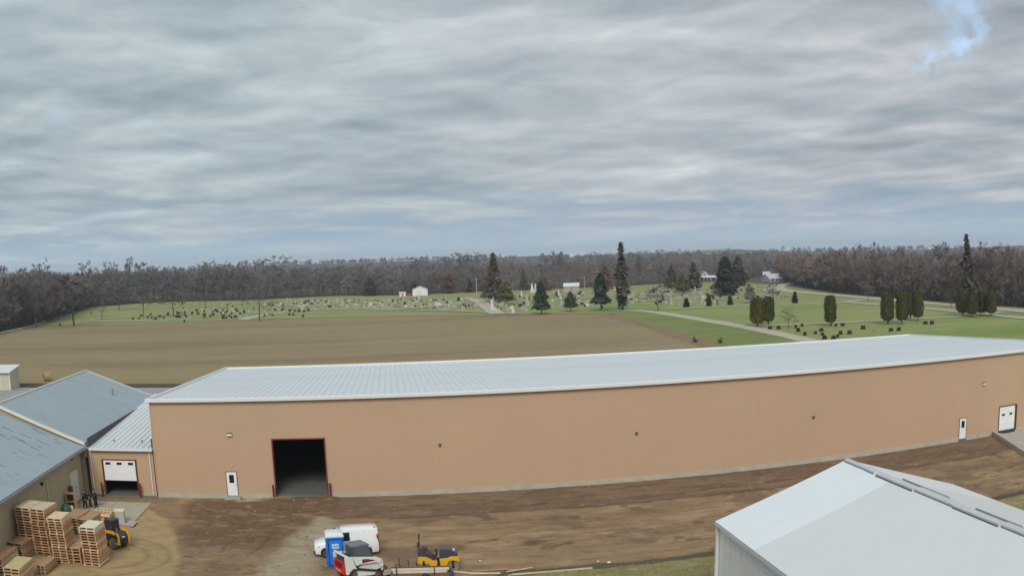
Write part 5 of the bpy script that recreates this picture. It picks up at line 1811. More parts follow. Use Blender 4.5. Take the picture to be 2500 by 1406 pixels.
t = thing('dark_tarp', 'dark purple grey tarp heap at the bottom left corner', 'tarp', (db[0] + .3, db[1] - .2, 0))
rings = []
for z, s in ((0, .95), (.35, .9), (.6, .7), (.75, .4), (.8, .05)):
    rings.append([(math.cos(a) * s * rr.uniform(.85, 1.1), math.sin(a) * s * .7 * rr.uniform(.85, 1.1), z) for a in np.linspace(0, 6.283, 15)[:-1]])
MB().loft(rings).build('cover', M('dark_tarp', (.085, .070, .075), .6, var=.25, scale=3), t, smooth=True)


# ---------------------------------------------------------------- people
def skin(name, verts, edges, rads, m, parent, sub=1):
    me = bpy.data.meshes.new(name)
    me.from_pydata(verts, edges, [])
    o = bpy.data.objects.new(name, me)
    COL.objects.link(o)
    md = o.modifiers.new('s', 'SKIN')
    for i, v in enumerate(me.skin_vertices[0].data):
        r_ = rads[i]
        v.radius = r_ if isinstance(r_, tuple) else (r_, r_)
        v.use_root = i == 0
    s = o.modifiers.new('u', 'SUBSURF')
    s.levels = s.render_levels = sub
    dg = bpy.context.evaluated_depsgraph_get()
    me2 = bpy.data.meshes.new_from_object(o.evaluated_get(dg))
    bpy.data.objects.remove(o)
    me2.name = name
    me2.materials.clear()
    me2.materials.append(m)
    me2.polygons.foreach_set('use_smooth', [True] * len(me2.polygons))
    return put(name, me2, parent)


m_skin = M('skin', (.42, .25, .18), .6)


def person(label, loc, rz, h, jacket, trousers, hair, bend=0.0, arm=(.15, .15), elbow=(.3, .3), step=.1):
    t = thing('person', label, 'person', loc, rz, 'people standing by the apron')
    k = h / 1.76
    V, Ed, Rd = [], [], []

    def vt(p, r):
        V.append(tuple(c * k for c in p))
        Rd.append(tuple(c * k for c in r) if isinstance(r, tuple) else r * k)
        return len(V) - 1

    def ch(a, pts):
        for p, r in pts:
            b_ = vt(p, r)
            Ed.append((a, b_))
            a = b_
        return a
    sb, cb = math.sin(bend), math.cos(bend)

    def up(x, y, z):                      # torso points bend forward (+x is the front) about the hip
        dz_ = z - .95
        return (x * cb + dz_ * sb, y, .95 - x * sb + dz_ * cb)
    pel = vt((0, 0, .95), (.14, .11))
    waist = ch(pel, [(up(0, 0, 1.08), (.13, .10)), (up(.01, 0, 1.25), (.15, .11)), (up(0, 0, 1.40), (.15, .10))])
    nk = ch(waist, [(up(0, 0, 1.50), .055), (up(.015, 0, 1.56), (.068, .075)), (up(.02, 0, 1.64), (.078, .095)), (up(.01, 0, 1.72), (.06, .075))])
    ch(nk - 1, [(up(.115, 0, 1.63), .014)])
    joints = {}
    for s, a_, e_ in ((1, arm[0], elbow[0]), (-1, arm[1], elbow[1])):
        sh = (0, s * .19, 1.41)
        el = (math.sin(a_) * .28, s * .25, 1.41 - math.cos(a_) * .28)
        wr = (el[0] + math.sin(a_ + e_) * .25, s * .24, el[2] - math.cos(a_ + e_) * .25)
        pts = [(up(*sh), .062), (up(*el), .042), (up(*wr), .030)]
        w_ = ch(waist, pts)
        d = np.array(up(*wr)) - np.array(up(*el))
        d /= np.linalg.norm(d)
        pm = np.array(up(*wr)) + d * .07
        p_ = ch(w_, [(tuple(pm), (.022, .034))])
        side = np.array((0, 1.0, 0))
        fwd = np.cross(d, side)
        for f_, ln in ((-.030, .075), (-.010, .085), (.010, .08), (.030, .065)):
            b0 = pm + side * 0 + fwd * f_ + d * .025
            ch(p_, [(tuple(b0), .009), (tuple(b0 + d * ln * .55 - side * s * .008), .008), (tuple(b0 + d * ln * .95 - side * s * .028), .007)])
        ch(w_, [(tuple(np.array(up(*wr)) + fwd * .04 + d * .04), .010), (tuple(np.array(up(*wr)) + fwd * .055 + d * .085), .009)])
        joints[s] = (sh, el, wr)
    for s in (1, -1):
        ft = step * s
        ch(pel, [((.0, s * .095, .88), .095), ((ft * .5 + .03, s * .105, .50), .062), ((ft, s * .11, .10), .042), ((ft + .04, s * .115, .035), .045), ((ft + .17, s * .125, .028), (.042, .03))])
    skin('body', V, Ed, Rd, m_skin, t)

    def cloth(name, chains, m):
        V2, E2, R2 = [], [], []
        idx = {}
        for c in chains:
            prev = None
            for p, r in c:
                key = tuple(round(q, 3) for q in p)
                if key not in idx:
                    idx[key] = len(V2)
                    V2.append(tuple(q * k for q in p))
                    R2.append(tuple(q * k for q in r) if isinstance(r, tuple) else r * k)
                if prev is not None and prev != idx[key]:
                    E2.append((prev, idx[key]))
                prev = idx[key]
        skin(name, V2, E2, R2, m, t)
    tor = [(up(0, 0, .88), (.215, .175)), (up(0, 0, 1.08), (.205, .17)), (up(.01, 0, 1.25), (.22, .175)), (up(0, 0, 1.41), (.205, .15)), (up(0, 0, 1.49), .075)]
    arms = [[tor[3], (up(*joints[s][0]), .105), (up(*joints[s][1]), .082), (up(*tuple(np.array(joints[s][1]) * .15 + np.array(joints[s][2]) * .85)), .058)] for s in (1, -1)]
    cloth('jacket', [tor] + arms, jacket)
    legs = [[((0, 0, .95), (.17, .145)), ((.0, s * .095, .88), .128), ((step * s * .5 + .03, s * .105, .50), .100), ((step * s, s * .11, .12), .082)] for s in (1, -1)]
    cloth('trousers', legs, trousers)
    for s in (1, -1):
        cloth('boot', [[((step * s - .02, s * .11, .14), .055), ((step * s + .02, s * .115, .05), .058), ((step * s + .19, s * .125, .038), (.052, .038))]], m_black)
    hp = up(-.012, 0, 1.70)
    hm = MB()
    hm.lathe([(.092, -.05), (.098, 0), (.085, .05), (.05, .085), (.005, .098)], 14)
    o = hm.build('hair', hair, t, smooth=True, loc=tuple(c * k for c in hp))
    o.scale = (1.08 * k, .86 * k, .92 * k)
    o.rotation_euler = (0, bend, 0)
    for s in (1, -1):
        e = MB().lathe([(.003, -.009), (.010, 0), (.003, .009)], 8).build('eye', m_black, t, smooth=True, loc=tuple(c * k for c in up(.088, s * .032, 1.645)))
        MB().lathe([(.006, -.03), (.016, -.01), (.018, .015), (.006, .03)], 8).build('ear', m_skin, t, smooth=True, loc=tuple(c * k for c in up(.01, s * .083, 1.63)))
    m_ = up(.098, 0, 1.585)
    MB().box(-.004, .004, -.022, .022, -.004, .004).build('mouth', M('lips', (.25, .09, .08), .6), t, loc=tuple(c * k for c in m_))
    t.scale = (1.18, 1.18, 1.0)
    return t


jb, jn, jg = M('black_jacket', (.014, .016, .018), .8), M('navy_cloth', (.014, .018, .040), .85), M('grey_black_jacket', (.030, .026, .034), .8)
hd = M('dark_hair', (.018, .013, .010), .7)
a = at(209, 1241)
person('person in a black jacket standing left with elbows out', (a[0], a[1], .03), R(-10), 1.66, jb, M('dark_trousers', (.018, .020, .019), .85), hd, .08, (.35, .1), (.9, .5))
a = at(219, 1240)
person('person in navy stooping forward between two others', (a[0], a[1] + .3, .03), R(35), 1.66, jn, jn, hd, .75, (-.3, -.2), (.4, .3))
a = at(236, 1239)
person('person in dark clothes with grey shoulder standing right by the door', (a[0], a[1], .03), R(200), 1.68, jg, M('black_trousers', (.014, .012, .016), .85), hd, .10, (.2, .4), (.8, .9))


# ---------------------------------------------------------------- vehicles
def wheel(par, x, y, r_, w, rim_m, side=1, rim=.6):
    o = MB()
    rings = []
    for yy, rr_ in ((-w / 2, r_ * .90), (-w / 2 + .03, r_), (w / 2 - .03, r_), (w / 2, r_ * .90)):
        rings.append([(math.cos(a) * rr_, yy, math.sin(a) * rr_) for a in np.linspace(0, 6.2832, 21)[:-1]])
    t = o.loft(rings).build('wheel', m_black, par, loc=(x, y, r_), smooth=True)
    h = MB()
    s = side * w / 2
    rings = [[(math.cos(a) * r_ * q, s * f, math.sin(a) * r_ * q) for a in np.linspace(0, 6.2832, 17)[:-1]] for q, f in ((rim, .98), (rim, 1.05), (rim * .82, 1.06), (rim * .75, .9), (.12, .9), (.10, 1.04), (.01, 1.04))]
    h.loft(rings).build('rim', rim_m, t, smooth=True)
    return t


# white compact van, nose to the left
van = thing('white_van', 'small white panel van parked behind the blue portable toilet', 'van', (17.85, -17.85, -.02), R(185.5))
st_ = [  # x, half width, z bottom, z belt, half width top, z shoulder, z roof
    (2.26, .62, .34, .62, .58, .70, .74), (2.16, .80, .24, .80, .72, .92, .96), (1.75, .88, .22, .95, .78, 1.08, 1.12), (1.30, .90, .22, 1.02, .80, 1.20, 1.24),
    (0.75, .90, .22, 1.08, .72, 1.66, 1.72), (0.30, .90, .22, 1.10, .72, 1.86, 1.94), (-.60, .90, .22, 1.10, .74, 1.90, 2.0), (-1.8, .90, .24, 1.10, .75, 1.90, 1.99), (-2.16, .88, .28, 1.08, .74, 1.86, 1.95), (-2.24, .84, .34, 1.05, .70, 1.80, 1.88)]
rings = []
for x, hw_, zb, zl, ht, zs, zr in st_:
    rings.append([(x, -hw_ * .92, zb), (x, -hw_, zb + .12), (x, -hw_, zl), (x, -ht, zs), (x, -ht + .14, zr), (x, ht - .14, zr), (x, ht, zs), (x, hw_, zl), (x, hw_, zb + .12), (x, hw_ * .92, zb)])
m_van = M('van_white', (.82, .84, .85), .25, coat=.5)
MB().loft(rings).build('body', m_van, van, smooth=True)


def vpt(x, s, f):
    """point on the van's upper side, f from belt (0) to shoulder (1)"""
    xs_ = [q[0] for q in st_][::-1]
    g_ = lambda k: float(np.interp(x, xs_, [q[k] for q in st_][::-1]))
    return (x, s * (g_(1) + (g_(4) - g_(1)) * f + .012), g_(3) + (g_(5) - g_(3)) * f)


for s in (1, -1):
    d_ = MB()
    q = [vpt(.80, s, .10), vpt(-.28, s, .10), vpt(-.28, s, .85), vpt(.38, s, .86)]
    d_.quad(*q).build('side_window', m_glass, van)
    for x in (-.36, -1.25, .92):
        a_, c_ = vpt(x, s, -.9), vpt(x, s, .9)
        MB().hexa([(x - .008, s * .897, .4), (x + .008, s * .897, .4), (x + .008, s * .906, .4), (x - .008, s * .906, .4), (x - .008, c_[1] - s * .01, c_[2]), (x + .008, c_[1] - s * .01, c_[2]), (x + .008, c_[1], c_[2]), (x - .008, c_[1], c_[2])]).build('door_seam', M('seam_grey', (.25, .26, .27), .5), van)
    MB().box(-1.75, -.45, s * .905 - .012, s * .905 + .012, .62, .70).build('side_moulding', m_grey, van, bevel=.004)
    MB().box(-.20, -.05, s * .915 - .015, s * .915 + .015, .98, 1.03).build('door_handle', m_dark, van)
    MB().box(.78, .96, s * 1.0 - .08, s * 1.0 + .08, 1.08, 1.28).build('mirror', m_dark, van, bevel=.03)
    MB().hexa([(2.10, s * .50, .70), (1.92, s * .84, .74), (1.80, s * .855, .84), (2.05, s * .55, .80), (2.19, s * .50, .72), (2.0, s * .87, .76), (1.86, s * .88, .88), (2.13, s * .56, .86)]).build('headlight', M('headlight_glass', (.30, .32, .34), .15), van)
    MB().box(-2.27, -2.12, s * .78 - .07, s * .78 + .07, .95, 1.55).build('tail_light', M('tail_red', (.35, .02, .02), .3), van, bevel=.02)
    for x in (1.42, -1.38):
        wheel(van, x, s * .80, .33, .22, m_steel, s)
        MB().lathe([(.40, -.0), (.40, .012), (.01, .012)], 20).build('wheel_arch', m_black, van, loc=(x, s * .893, .36)).rotation_euler = (R(90 if s < 0 else -90), 0, 0)
MB().quad((1.27, -.68, 1.22), (1.27, .68, 1.22), (.60, .60, 1.80), (.60, -.60, 1.80)).build('windscreen', m_glass, van).location = (.035, 0, .03)
MB().box(2.10, 2.30, -.78, .78, .24, .52).build('bumper', m_dark, van, bevel=.05)
MB().box(2.17, 2.275, -.34, .34, .56, .68).build('grille', m_dark, van, bevel=.015)
MB().box(2.28, 2.31, -.24, .24, .36, .47).build('number_plate', m_white, van)
MB().box(-2.30, -2.18, -.80, .80, .30, .48).build('rear_bumper', m_dark, van, bevel=.03)
MB().box(-2.262, -2.235, -.60, .60, 1.20, 1.72).build('rear_window', m_glass, van)
MB().box(-2.1, -2.0, .50, .58, 1.975, 2.02).build('roof_light', m_dark, van)

# portable toilet
tl = thing('portable_toilet', 'blue portable toilet with translucent white roof beside the white van', 'portable toilet', (17.24, -20.55, -.03), R(8))
for nm, q in (('side_wall', ((-.57, -.51), (-.55, .55))), ('side_wall', ((.51, .57), (-.55, .55))), ('back_wall', ((-.51, .51), (.50, .56)))):
    MB().box(q[0][0], q[0][1], q[1][0], q[1][1], .12, 2.0).build(nm, m_blue, tl, bevel=.012)
for x in (-.3, 0, .3):
    pass
MB().box(-.60, .60, -.60, .60, 0, .13).build('skid_base', M('dark_blue_base', (.008, .10, .36), .5), tl, bevel=.02)
dr_ = MB().box(-.42, .44, -.575, -.535, .18, 1.93).build('door', M('door_blue', (.012, .20, .72), .45, var=.05, scale=2), tl, bevel=.012)
for z0, z1 in ((.28, .66), (.72, 1.12)):
    MB().box(-.32, .34, -.588, -.578, z0, z1).build('door_panel', m_blue, dr_, bevel=.008)
sg = MB().box(-.22, .24, -.592, -.580, 1.34, 1.66).build('sign', M('sign_white', (.62, .72, .80), .5), dr_)
for i in range(4):
    MB().box(-.17 + i * .10, -.11 + i * .10, -.598, -.593, 1.42, 1.58).build('sign_mark', M('sign_blue', (.10, .30, .55), .5), dr_)
MB().box(.36, .41, -.62, -.58, 1.0, 1.14).build('handle', m_white, dr_)
for x in (-.55, .47):
    MB().box(x, x + .08, -.59, -.50, .12, 2.0).build('door_post', m_blue, tl, bevel=.01)
MB().box(-.60, .60, -.60, .60, 1.98, 2.10).build('roof_collar', m_blue, tl, bevel=.015)
rings = [[(sx * a_, sy * b_, z) for sx, sy in ((-1, -1), (1, -1), (1, 1), (-1, 1))] for a_, b_, z in ((.62, .62, 2.10), (.62, .62, 2.20), (.55, .54, 2.38), (.38, .34, 2.46))]
MB().loft(rings).build('roof', M('roof_plastic', (.70, .76, .78), .4), tl, bevel=.03, smooth=True)
MB().tube((.42, .42, 2.2), (.42, .42, 2.72), .05, n=10).build('vent_pipe', m_grey, tl)

# compact track loader, white and red, tail to the lower left
m_lw = M('loader_white', (.70, .71, .66), .4, var=.05, scale=3)
cn = at(850, 1421)
hd_ = R(28)
h_ = np.array((math.cos(hd_), math.sin(hd_)))
l_ = np.array((-math.sin(hd_), math.cos(hd_)))
ctr = cn[:2] + h_ * 1.42 + l_ * .80
sl_ = thing('track_loader', 'white and red compact track loader with grey cab in front of the van', 'loader', (ctr[0], ctr[1], -.03), hd_)
sl_.scale = (1.06, 1.08, 1.09)
for s in (1, -1):
    n_ = 26
    lo = []
    outl = [(-.95, .02), (.62, .02), (.86, .16), (.86, .34), (.66, .48), (-.66, .80), (-.98, .82), (-1.22, .62), (-1.24, .34), (-1.08, .08)]
    tr = MB()
    y0, y1 = s * .55, s * .93
    vs = [(x, y0, z) for x, z in outl] + [(x, y1, z) for x, z in outl]
    inn = [(x * .88 - .02, .08 + (z - .02) * .80 + .02) for x, z in outl]
    k_ = len(outl)
    vs += [(x, y0, z) for x, z in inn] + [(x, y1, z) for x, z in inn]
    fs = []
    for i in range(k_):
        j = (i + 1) % k_
        fs += [(i, j, j + k_, i + k_), (i + 2 * k_, i + 3 * k_, j + 3 * k_, j + 2 * k_), (i, i + 2 * k_, j + 2 * k_, j), (i + k_, j + k_, j + 3 * k_, i + 3 * k_)]
    tr.add(vs, fs)
    for i in range(k_):                               # lugs
        a_, c_ = np.array(outl[i]), np.array(outl[(i + 1) % k_])
        m3 = max(1, int(np.linalg.norm(c_ - a_) / .14))
        nn = np.array((c_[1] - a_[1], -(c_[0] - a_[0])))
        nn = nn / (np.linalg.norm(nn) + 1e-6) * .028
        for q in range(m3):
            p0, p1 = a_ + (c_ - a_) * (q + .2) / m3, a_ + (c_ - a_) * (q + .65) / m3
            ya, yb = min(y0, y1) + .02, max(y0, y1) - .02
            tr.hexa([(p0[0], ya, p0[1]), (p1[0], ya, p1[1]), (p1[0], yb, p1[1]), (p0[0], yb, p0[1]), (p0[0] + nn[0], ya, p0[1] + nn[1]), (p1[0] + nn[0], ya, p1[1] + nn[1]), (p1[0] + nn[0], yb, p1[1] + nn[1]), (p0[0] + nn[0], yb, p0[1] + nn[1])])
    tk = tr.build('track', M('track_rubber', (.035, .030, .030), .85, var=.3, scale=5), sl_)
    for x, z, r_ in ((-.95, .52, .22), (.60, .26, .17), (-.55, .17, .11), (-.2, .17, .11), (.15, .17, .11)):
        MB().tube((x, s * .60, z), (x, s * .91, z), r_, n=14).build('track_roller', M('roller_grey', (.10, .095, .09), .7), tk)
    MB().prism([(-1.05, .35), (.62, .26), (.60, .42), (-.9, .74)], s * .62, s * .84).build('track_frame', m_lw, sl_)
bdy = MB().prism([(-1.22, .42), (.80, .42), (.92, .78), (.55, .98), (-.45, 1.05), (-1.22, 1.02)], -.53, .53).build('body', m_dark, sl_, bevel=.03)
for s in (1, -1):
    # tower plate and lift arm
    MB().prism([(-1.42, .52), (-.92, .48), (-.70, .80), (-.82, 1.05), (-.95, 1.52), (-1.28, 1.66), (-1.46, 1.55)], s * .725, s * .83).build('rear_upright', m_lw, sl_, bevel=.02)
    la = MB().prism([(-1.12, 1.44), (-.98, 1.56), (-.60, 1.50), (.72, 1.30), (1.02, 1.16), (1.16, .62), (1.10, .42), (.98, .42), (.86, .84), (.70, .98), (-.50, 1.02), (-.62, .96), (-.74, 1.02), (-.80, 1.26)], s * .62, s * .78).build('lift_arm', m_lw, sl_, bevel=.02)
    MB().prism([(-.30, 1.08), (.62, 1.14), (.02, 1.30), (-.30, 1.32)], s * .785 - .004, s * .785 + .004).build('arm_stripe', M('decal_black', (.02, .018, .02), .5), la)
    MB().prism([(-.24, 1.11), (.32, 1.165), (-.02, 1.27), (-.24, 1.28)], s * .792 - .004, s * .792 + .004).build('arm_logo', M('decal_red', (.30, .012, .04), .5), la)
    MB().prism([(-1.04, 1.36), (-.90, 1.36), (-.90, 1.50), (-1.04, 1.50)], s * .80 - .01, s * .80 + .01).build('pivot_plate', m_grey, la)
    MB().prism([(-.80, .78), (.66, .48), (.98, .55), (1.0, .92), (.70, 1.02), (-.50, 1.08), (-.76, 1.05)], s * .545, s * .60).build('side_panel', m_lw, sl_)
    MB().tube((-.98, s * .70, .86), (-.28, s * .70, 1.05), .055, n=10).build('lift_cylinder', m_black, sl_)
    MB().tube((-.55, s * .72, .98), (-.70, s * .72, .66), .035, n=8).build('hydraulic_hose', m_black, sl_)
    for x, z in ((-1.02, 1.12), (-1.02, .84), (.92, .96), (.95, .66)):
        MB().tube((x, s * .79, z), (x, s * .815, z), .045, n=10).build('bolt_boss', m_grey, sl_)
rd = MB().prism([(-1.56, .52), (-1.36, .44), (-1.30, 1.24), (-1.46, 1.28)], -.72, .72).build('rear_door', m_lred, sl_, bevel=.02)
for i in range(5):
    MB().box(-1.535 - .0, -1.505, -.42 + .0, .42, .84 + i * .07, .88 + i * .07).build('grille_slat', M('deep_red', (.20, .012, .012), .5), rd)
nmb = MB()
for i, w_ in enumerate((.07, .09, .05, .08, .09, .06)):
    nmb.box(-1.575, -1.555, .36 - i * .135 - w_, .36 - i * .135, .62, .72)
for i, w_ in enumerate((.07, .09, .05, .08, .09, .06)):
    pass
tag(nmb.build('white_lettering', M('faded_white', (.70, .45, .42), .5), rd), kind='stuff')
eg = MB().prism([(-1.40, 1.20), (-.72, 1.08), (-.72, 1.50), (-1.36, 1.48)], -.52, .52).build('engine_cover', M('engine_dark', (.06, .055, .06), .6, var=.3, scale=6), sl_, bevel=.02)
MB().prism([(-1.42, 1.60), (-1.30, 1.56), (-1.24, 1.66), (-1.36, 1.72)], -.80, .80).build('rear_crossmember', m_lw, sl_, bevel=.02)
MB().tube((-1.05, .25, 1.48), (-1.05, .25, 1.72), .05, n=10).build('exhaust', m_grey, sl_)
cabp = M('cab_grey', (.075, .085, .095), .5)
for s in (1, -1):
    MB().prism([(-.70, 1.05), (.66, .98), (.60, 1.26), (.30, 2.04), (.22, 2.06), (.50, 1.30), (-.48, 1.36), (-.62, 2.04), (-.72, 2.04)], s * .44, s * .50).build('cab_side', cabp, sl_)
    MB().quad((-.50, s * .475, 1.36), (.50, s * .475, 1.30), (.24, s * .475, 2.02), (-.60, s * .475, 2.02)).build('side_window', M('smoked_glass', (.10, .13, .13), .15), sl_)
    for z in (1.5, 1.66, 1.82):
        MB().box(-.56, .40 - (z - 1.3) * .35, s * .485 - .008, s * .485 + .008, z, z + .022).build('window_guard', cabp, sl_)
MB().prism([(-.74, 1.05), (-.64, 1.05), (-.66, 2.04), (-.78, 2.04)], -.44, .44).build('cab_back', cabp, sl_)
MB().prism([(-.80, 2.03), (.36, 2.03), (.42, 2.08), (.30, 2.15), (-.60, 2.16), (-.82, 2.10)], -.54, .54).build('cab_roof', M('roof_grey', (.17, .185, .20), .5), sl_, bevel=.03)
MB().quad((.62, -.43, 1.02), (.62, .43, 1.02), (.30, .43, 2.02), (.30, -.43, 2.02)).build('front_window', M('smoked_glass', (.10, .13, .13), .15), sl_)
MB().box(-.45, .1, -.25, .25, 1.05, 1.2).box(-.50, -.38, -.25, .25, 1.2, 1.75).build('seat', m_black, sl_, bevel=.04)
MB().prism([(1.05, .02), (1.72, .02), (1.78, .08), (1.55, .14), (1.32, .40), (1.22, .74), (1.08, .78), (1.02, .40)], -.98, .98).build('bucket', M('muddy_bucket', (.105, .072, .055), .8, var=.3, scale=3), sl_, bevel=.015)
for s in (1, -1):
    MB().box(.34, .46, s * .40 - .06, s * .40 + .06, 2.0, 2.08).build('headlight', m_white, sl_)

# tandem roller, yellow with charcoal hood
ro = thing('road_roller', 'yellow tandem road roller with charcoal hood behind the beam trailer', 'roller', (24.0, -22.35, -.02), R(-3))
m_drum = M('drum_steel', (.33, .30, .26), .5, metal=.5, var=.2, scale=4)
for x in (-.92, .95):
    rings = [[(x + math.cos(a) * q, yy, .36 + math.sin(a) * q) for a in np.linspace(0, 6.2832, 25)[:-1]] for yy, q in ((-.52, .24), (-.52, .30), (-.56, .31), (-.56, .36), (.56, .36), (.56, .31), (.52, .30), (.52, .24))]
    MB().loft(rings).build('drum', m_drum, ro, smooth=True)
    for s in (1, -1):
        MB().box(x - .07, x + .07, s * .60 - .03, s * .60 + .03, .28, .80).build('drum_fork', m_black, ro, bevel=.01)
        MB().tube((x, s * .555, .36), (x, s * .64, .36), .10, n=12).build('hub', m_black, ro)
MB().prism([(-1.28, .95), (-1.30, .62), (-1.18, .56), (-.60, .60), (-.42, .28), (-.10, .24), (-.04, .74), (-.30, .80), (-.72, 1.06), (-1.22, 1.10)], -.57, .57).build('front_frame', m_yel, ro, bevel=.03)
MB().prism([(.16, .26), (.50, .24), (.62, .60), (.72, .74), (1.16, .74), (1.30, .62), (1.36, .72), (1.34, 1.02), (.80, 1.06), (.60, .94), (.10, .90)], -.57, .57).build('rear_frame', m_yel, ro, bevel=.03)
MB().prism([(.10, .92), (.62, .96), (.82, 1.07), (1.33, 1.04), (1.22, 1.24), (.80, 1.50), (.30, 1.56), (.12, 1.54)], -.50, .50).build('engine_hood', M('hood_charcoal', (.055, .062, .078), .3, var=.08, scale=3), ro, bevel=.06, smooth=True)
MB().box(.95, 1.10, -.2, .2, 1.30, 1.42).build('hood_light', M('lamp_glass', (.6, .62, .64), .2), ro, bevel=.02)
MB().box(-.12, .18, -.30, .30, .30, .78).build('articulation_joint', m_black, ro, bevel=.02)
MB().prism([(-1.20, 1.10), (-.72, 1.06), (-.30, .82), (-.18, .90), (-.62, 1.32), (-1.20, 1.38)], -.52, .52).build('operator_floor', m_dark, ro, bevel=.02)
MB().box(-.52, -.12, -.34, .06, .86, 1.05).build('seat', m_black, ro, bevel=.04)
MB().box(-.14, -.02, -.34, .06, 1.0, 1.50).build('seat_back', m_black, ro, bevel=.04)
MB().prism([(-1.05, 1.36), (-.72, 1.32), (-.80, 1.62), (-1.0, 1.66)], -.30, .30).build('dashboard', m_dark, ro, bevel=.02)
sw = MB()
for i in range(16):
    a_, c_ = i * math.pi / 8, (i + 1) * math.pi / 8
    sw.tube((-.70 + .06 * math.cos(a_), .17 * math.sin(a_) - .14, 1.55 + .16 * math.cos(a_)), (-.70 + .06 * math.cos(c_), .17 * math.sin(c_) - .14, 1.55 + .16 * math.cos(c_)), .016, n=6)
sw.build('steering_wheel', m_black, ro)
for s, h2, xo in ((-1, 2.08, -1.22), (1, 2.38, -1.16)):
    rp_ = MB().tube((xo, s * .48, 1.10), (xo - .02, s * .48, h2 - .42), .042, n=8).build('roll_bar_post', m_dark, ro)
    MB().tube((xo - .02, s * .48, h2 - .40), (xo, s * .48, h2), .055, n=8).build('folded_bar', M('bar_brown', (.06, .042, .030), .6), rp_)
    MB().box(xo - .04, xo + .02, s * .48 - .05, s * .48 + .05, h2 - .44, h2 - .38).build('bar_hinge', m_steel, rp_)

# low trailer with pale beams
tp = at(1030, 1399, z=.5)
trl = thing('beam_trailer', 'low trailer carrying long pale beams held by dark stakes', 'trailer', (tp[0] - .05, tp[1] + .45, 0), R(-2.5))
MB().box(-1.85, 1.75, -.65, .75, .42, .55).build('deck', M('trailer_dark', (.065, .040, .034), .8, var=.2, scale=3), trl)
for y in (-.68, .78):
    MB().box(-1.9, 1.8, y - .05, y + .05, .36, .60).build('side_rail', M('rusty_rail', (.17, .095, .07), .8, var=.2, scale=3), trl)
mb_ = M('pale_beam', (.60, .55, .44), .7, var=.12, scale=2)
for k, (y, z) in enumerate(((-.60, .60), (-.42, .60), (-.56, .76))):
    MB().box(-1.72 - .05 * k, 1.62 + .08 * k, y - .075, y + .075, z, z + .145).build('beam', mb_, trl, bevel=.01)
for x, y, h2 in ((-1.50, -.78, 1.28), (.86, -.78, .98), (-1.35, .86, 1.20), (-.78, .86, 1.05), (-.25, .86, .9)):
    MB().box(x - .035, x + .035, y - .035, y + .035, .25, h2).build('stake', M('stake_dark', (.05, .04, .035), .7), trl)
MB().prism([(-1.85, .42), (-2.35, .30), (-2.40, .40), (-2.30, .62), (-1.95, .72), (-1.85, .6)], -.10, .10).build('drawbar', M('muddy_pale', (.34, .29, .22), .8), trl)
for s in (-1, 1):
    wheel(trl, .3, s * .86 + .05, .30, .20, m_steel, s)
MB().prism([(1.75, .42), (2.05, .05), (2.10, .10), (1.80, .55)], -.6, .7).build('ramp', m_dark, trl)

# yellow and black skid loader behind the pallets
jc = thing('yellow_loader', 'yellow and black wheeled loader half hidden behind the pallet stack', 'loader', (.12, -17.0, -.02), R(150))
jc.scale = (.92, .92, 1.0)
for x in (.62, -.62):
    for s in (1, -1):
        wheel(jc, x, s * .66, .42, .32, M('rim_sand', (.42, .36, .22), .6, var=.2, scale=4), s, .62).data.materials[0] = M('muddy_tyre', (.16, .135, .085), .9, var=.3, scale=4)
MB().prism([(-1.20, .45), (.95, .40), (1.0, .75), (.70, 1.02), (-.85, 1.08), (-1.20, .98)], -.48, .48).build('body', m_black, jc, bevel=.03)
MB().prism([(-1.38, .50), (-1.12, .42), (-.98, .80), (-.92, 1.25), (-1.10, 1.32), (-1.36, 1.05)], -.62, .62).build('rear_counterweight', m_dark, jc, bevel=.05)
for s in (1, -1):
    MB().prism([(-1.44, .44), (-1.02, .36), (-.94, .52), (-1.20, .60), (-1.29, 1.0), (-1.10, 1.26), (-1.20, 1.36), (-1.46, 1.1)], s * .55, s * .66).build('rear_fender', m_yel, jc, bevel=.02)
MB().prism([(-1.10, 1.04), (-.30, 1.0), (-.30, 1.32), (-.95, 1.30)], -.50, .50).build('engine_cover', m_dark, jc, bevel=.05)
for s in (-1, 1):
    MB().box(-1.0, -.5, s * .512 - .008, s * .512 + .008, 1.08, 1.20).build('cover_label', m_white, jc)
for s in (1, -1):
    MB().prism([(-.52, 1.0), (.62, .95), (.55, 1.22), (.30, 2.05), (.18, 2.05), (.42, 1.24), (-.30, 1.28), (-.42, 2.05), (-.54, 2.05)], s * .42, s * .49).build('cab_side', m_dark, jc)
    MB().quad((-.32, s * .455, 1.28), (.42, s * .455, 1.24), (.20, s * .455, 2.02), (-.42, s * .455, 2.02)).build('side_window', M('cab_glass', (.035, .035, .045), .12), jc)
    MB().prism([(-1.10, 1.25), (-.95, 1.10), (-.60, 1.18), (.75, 1.10), (1.02, .52), (1.16, .55), (.95, 1.24), (.70, 1.34), (-.8, 1.42)], s * .60, s * .72).build('lift_arm', m_yel, jc, bevel=.02)
MB().prism([(-.56, 2.04), (.34, 2.04), (.38, 2.10), (.20, 2.18), (-.50, 2.18), (-.60, 2.10)], -.52, .52).build('cab_roof', m_dark, jc, bevel=.03)
MB().quad((-.52, -.42, 1.1), (-.52, .42, 1.1), (-.50, .42, 2.03), (-.50, -.42, 2.03)).build('rear_window', M('cab_glass', (.035, .035, .045), .12), jc)
MB().box(.36, .50, -.36, .36, 1.0, 2.02).build('mast', m_yel, jc, bevel=.02)
MB().box(.30, .62, .30, .52, 1.2, 2.2).build('boom_head', m_yel, jc, bevel=.03)
for y in (-.36, .36):
    MB().box(-1.42, -1.36, y - .05, y + .05, .88, .94).build('tail_light', M('dull_tail_red', (.12, .012, .012), .4), jc)
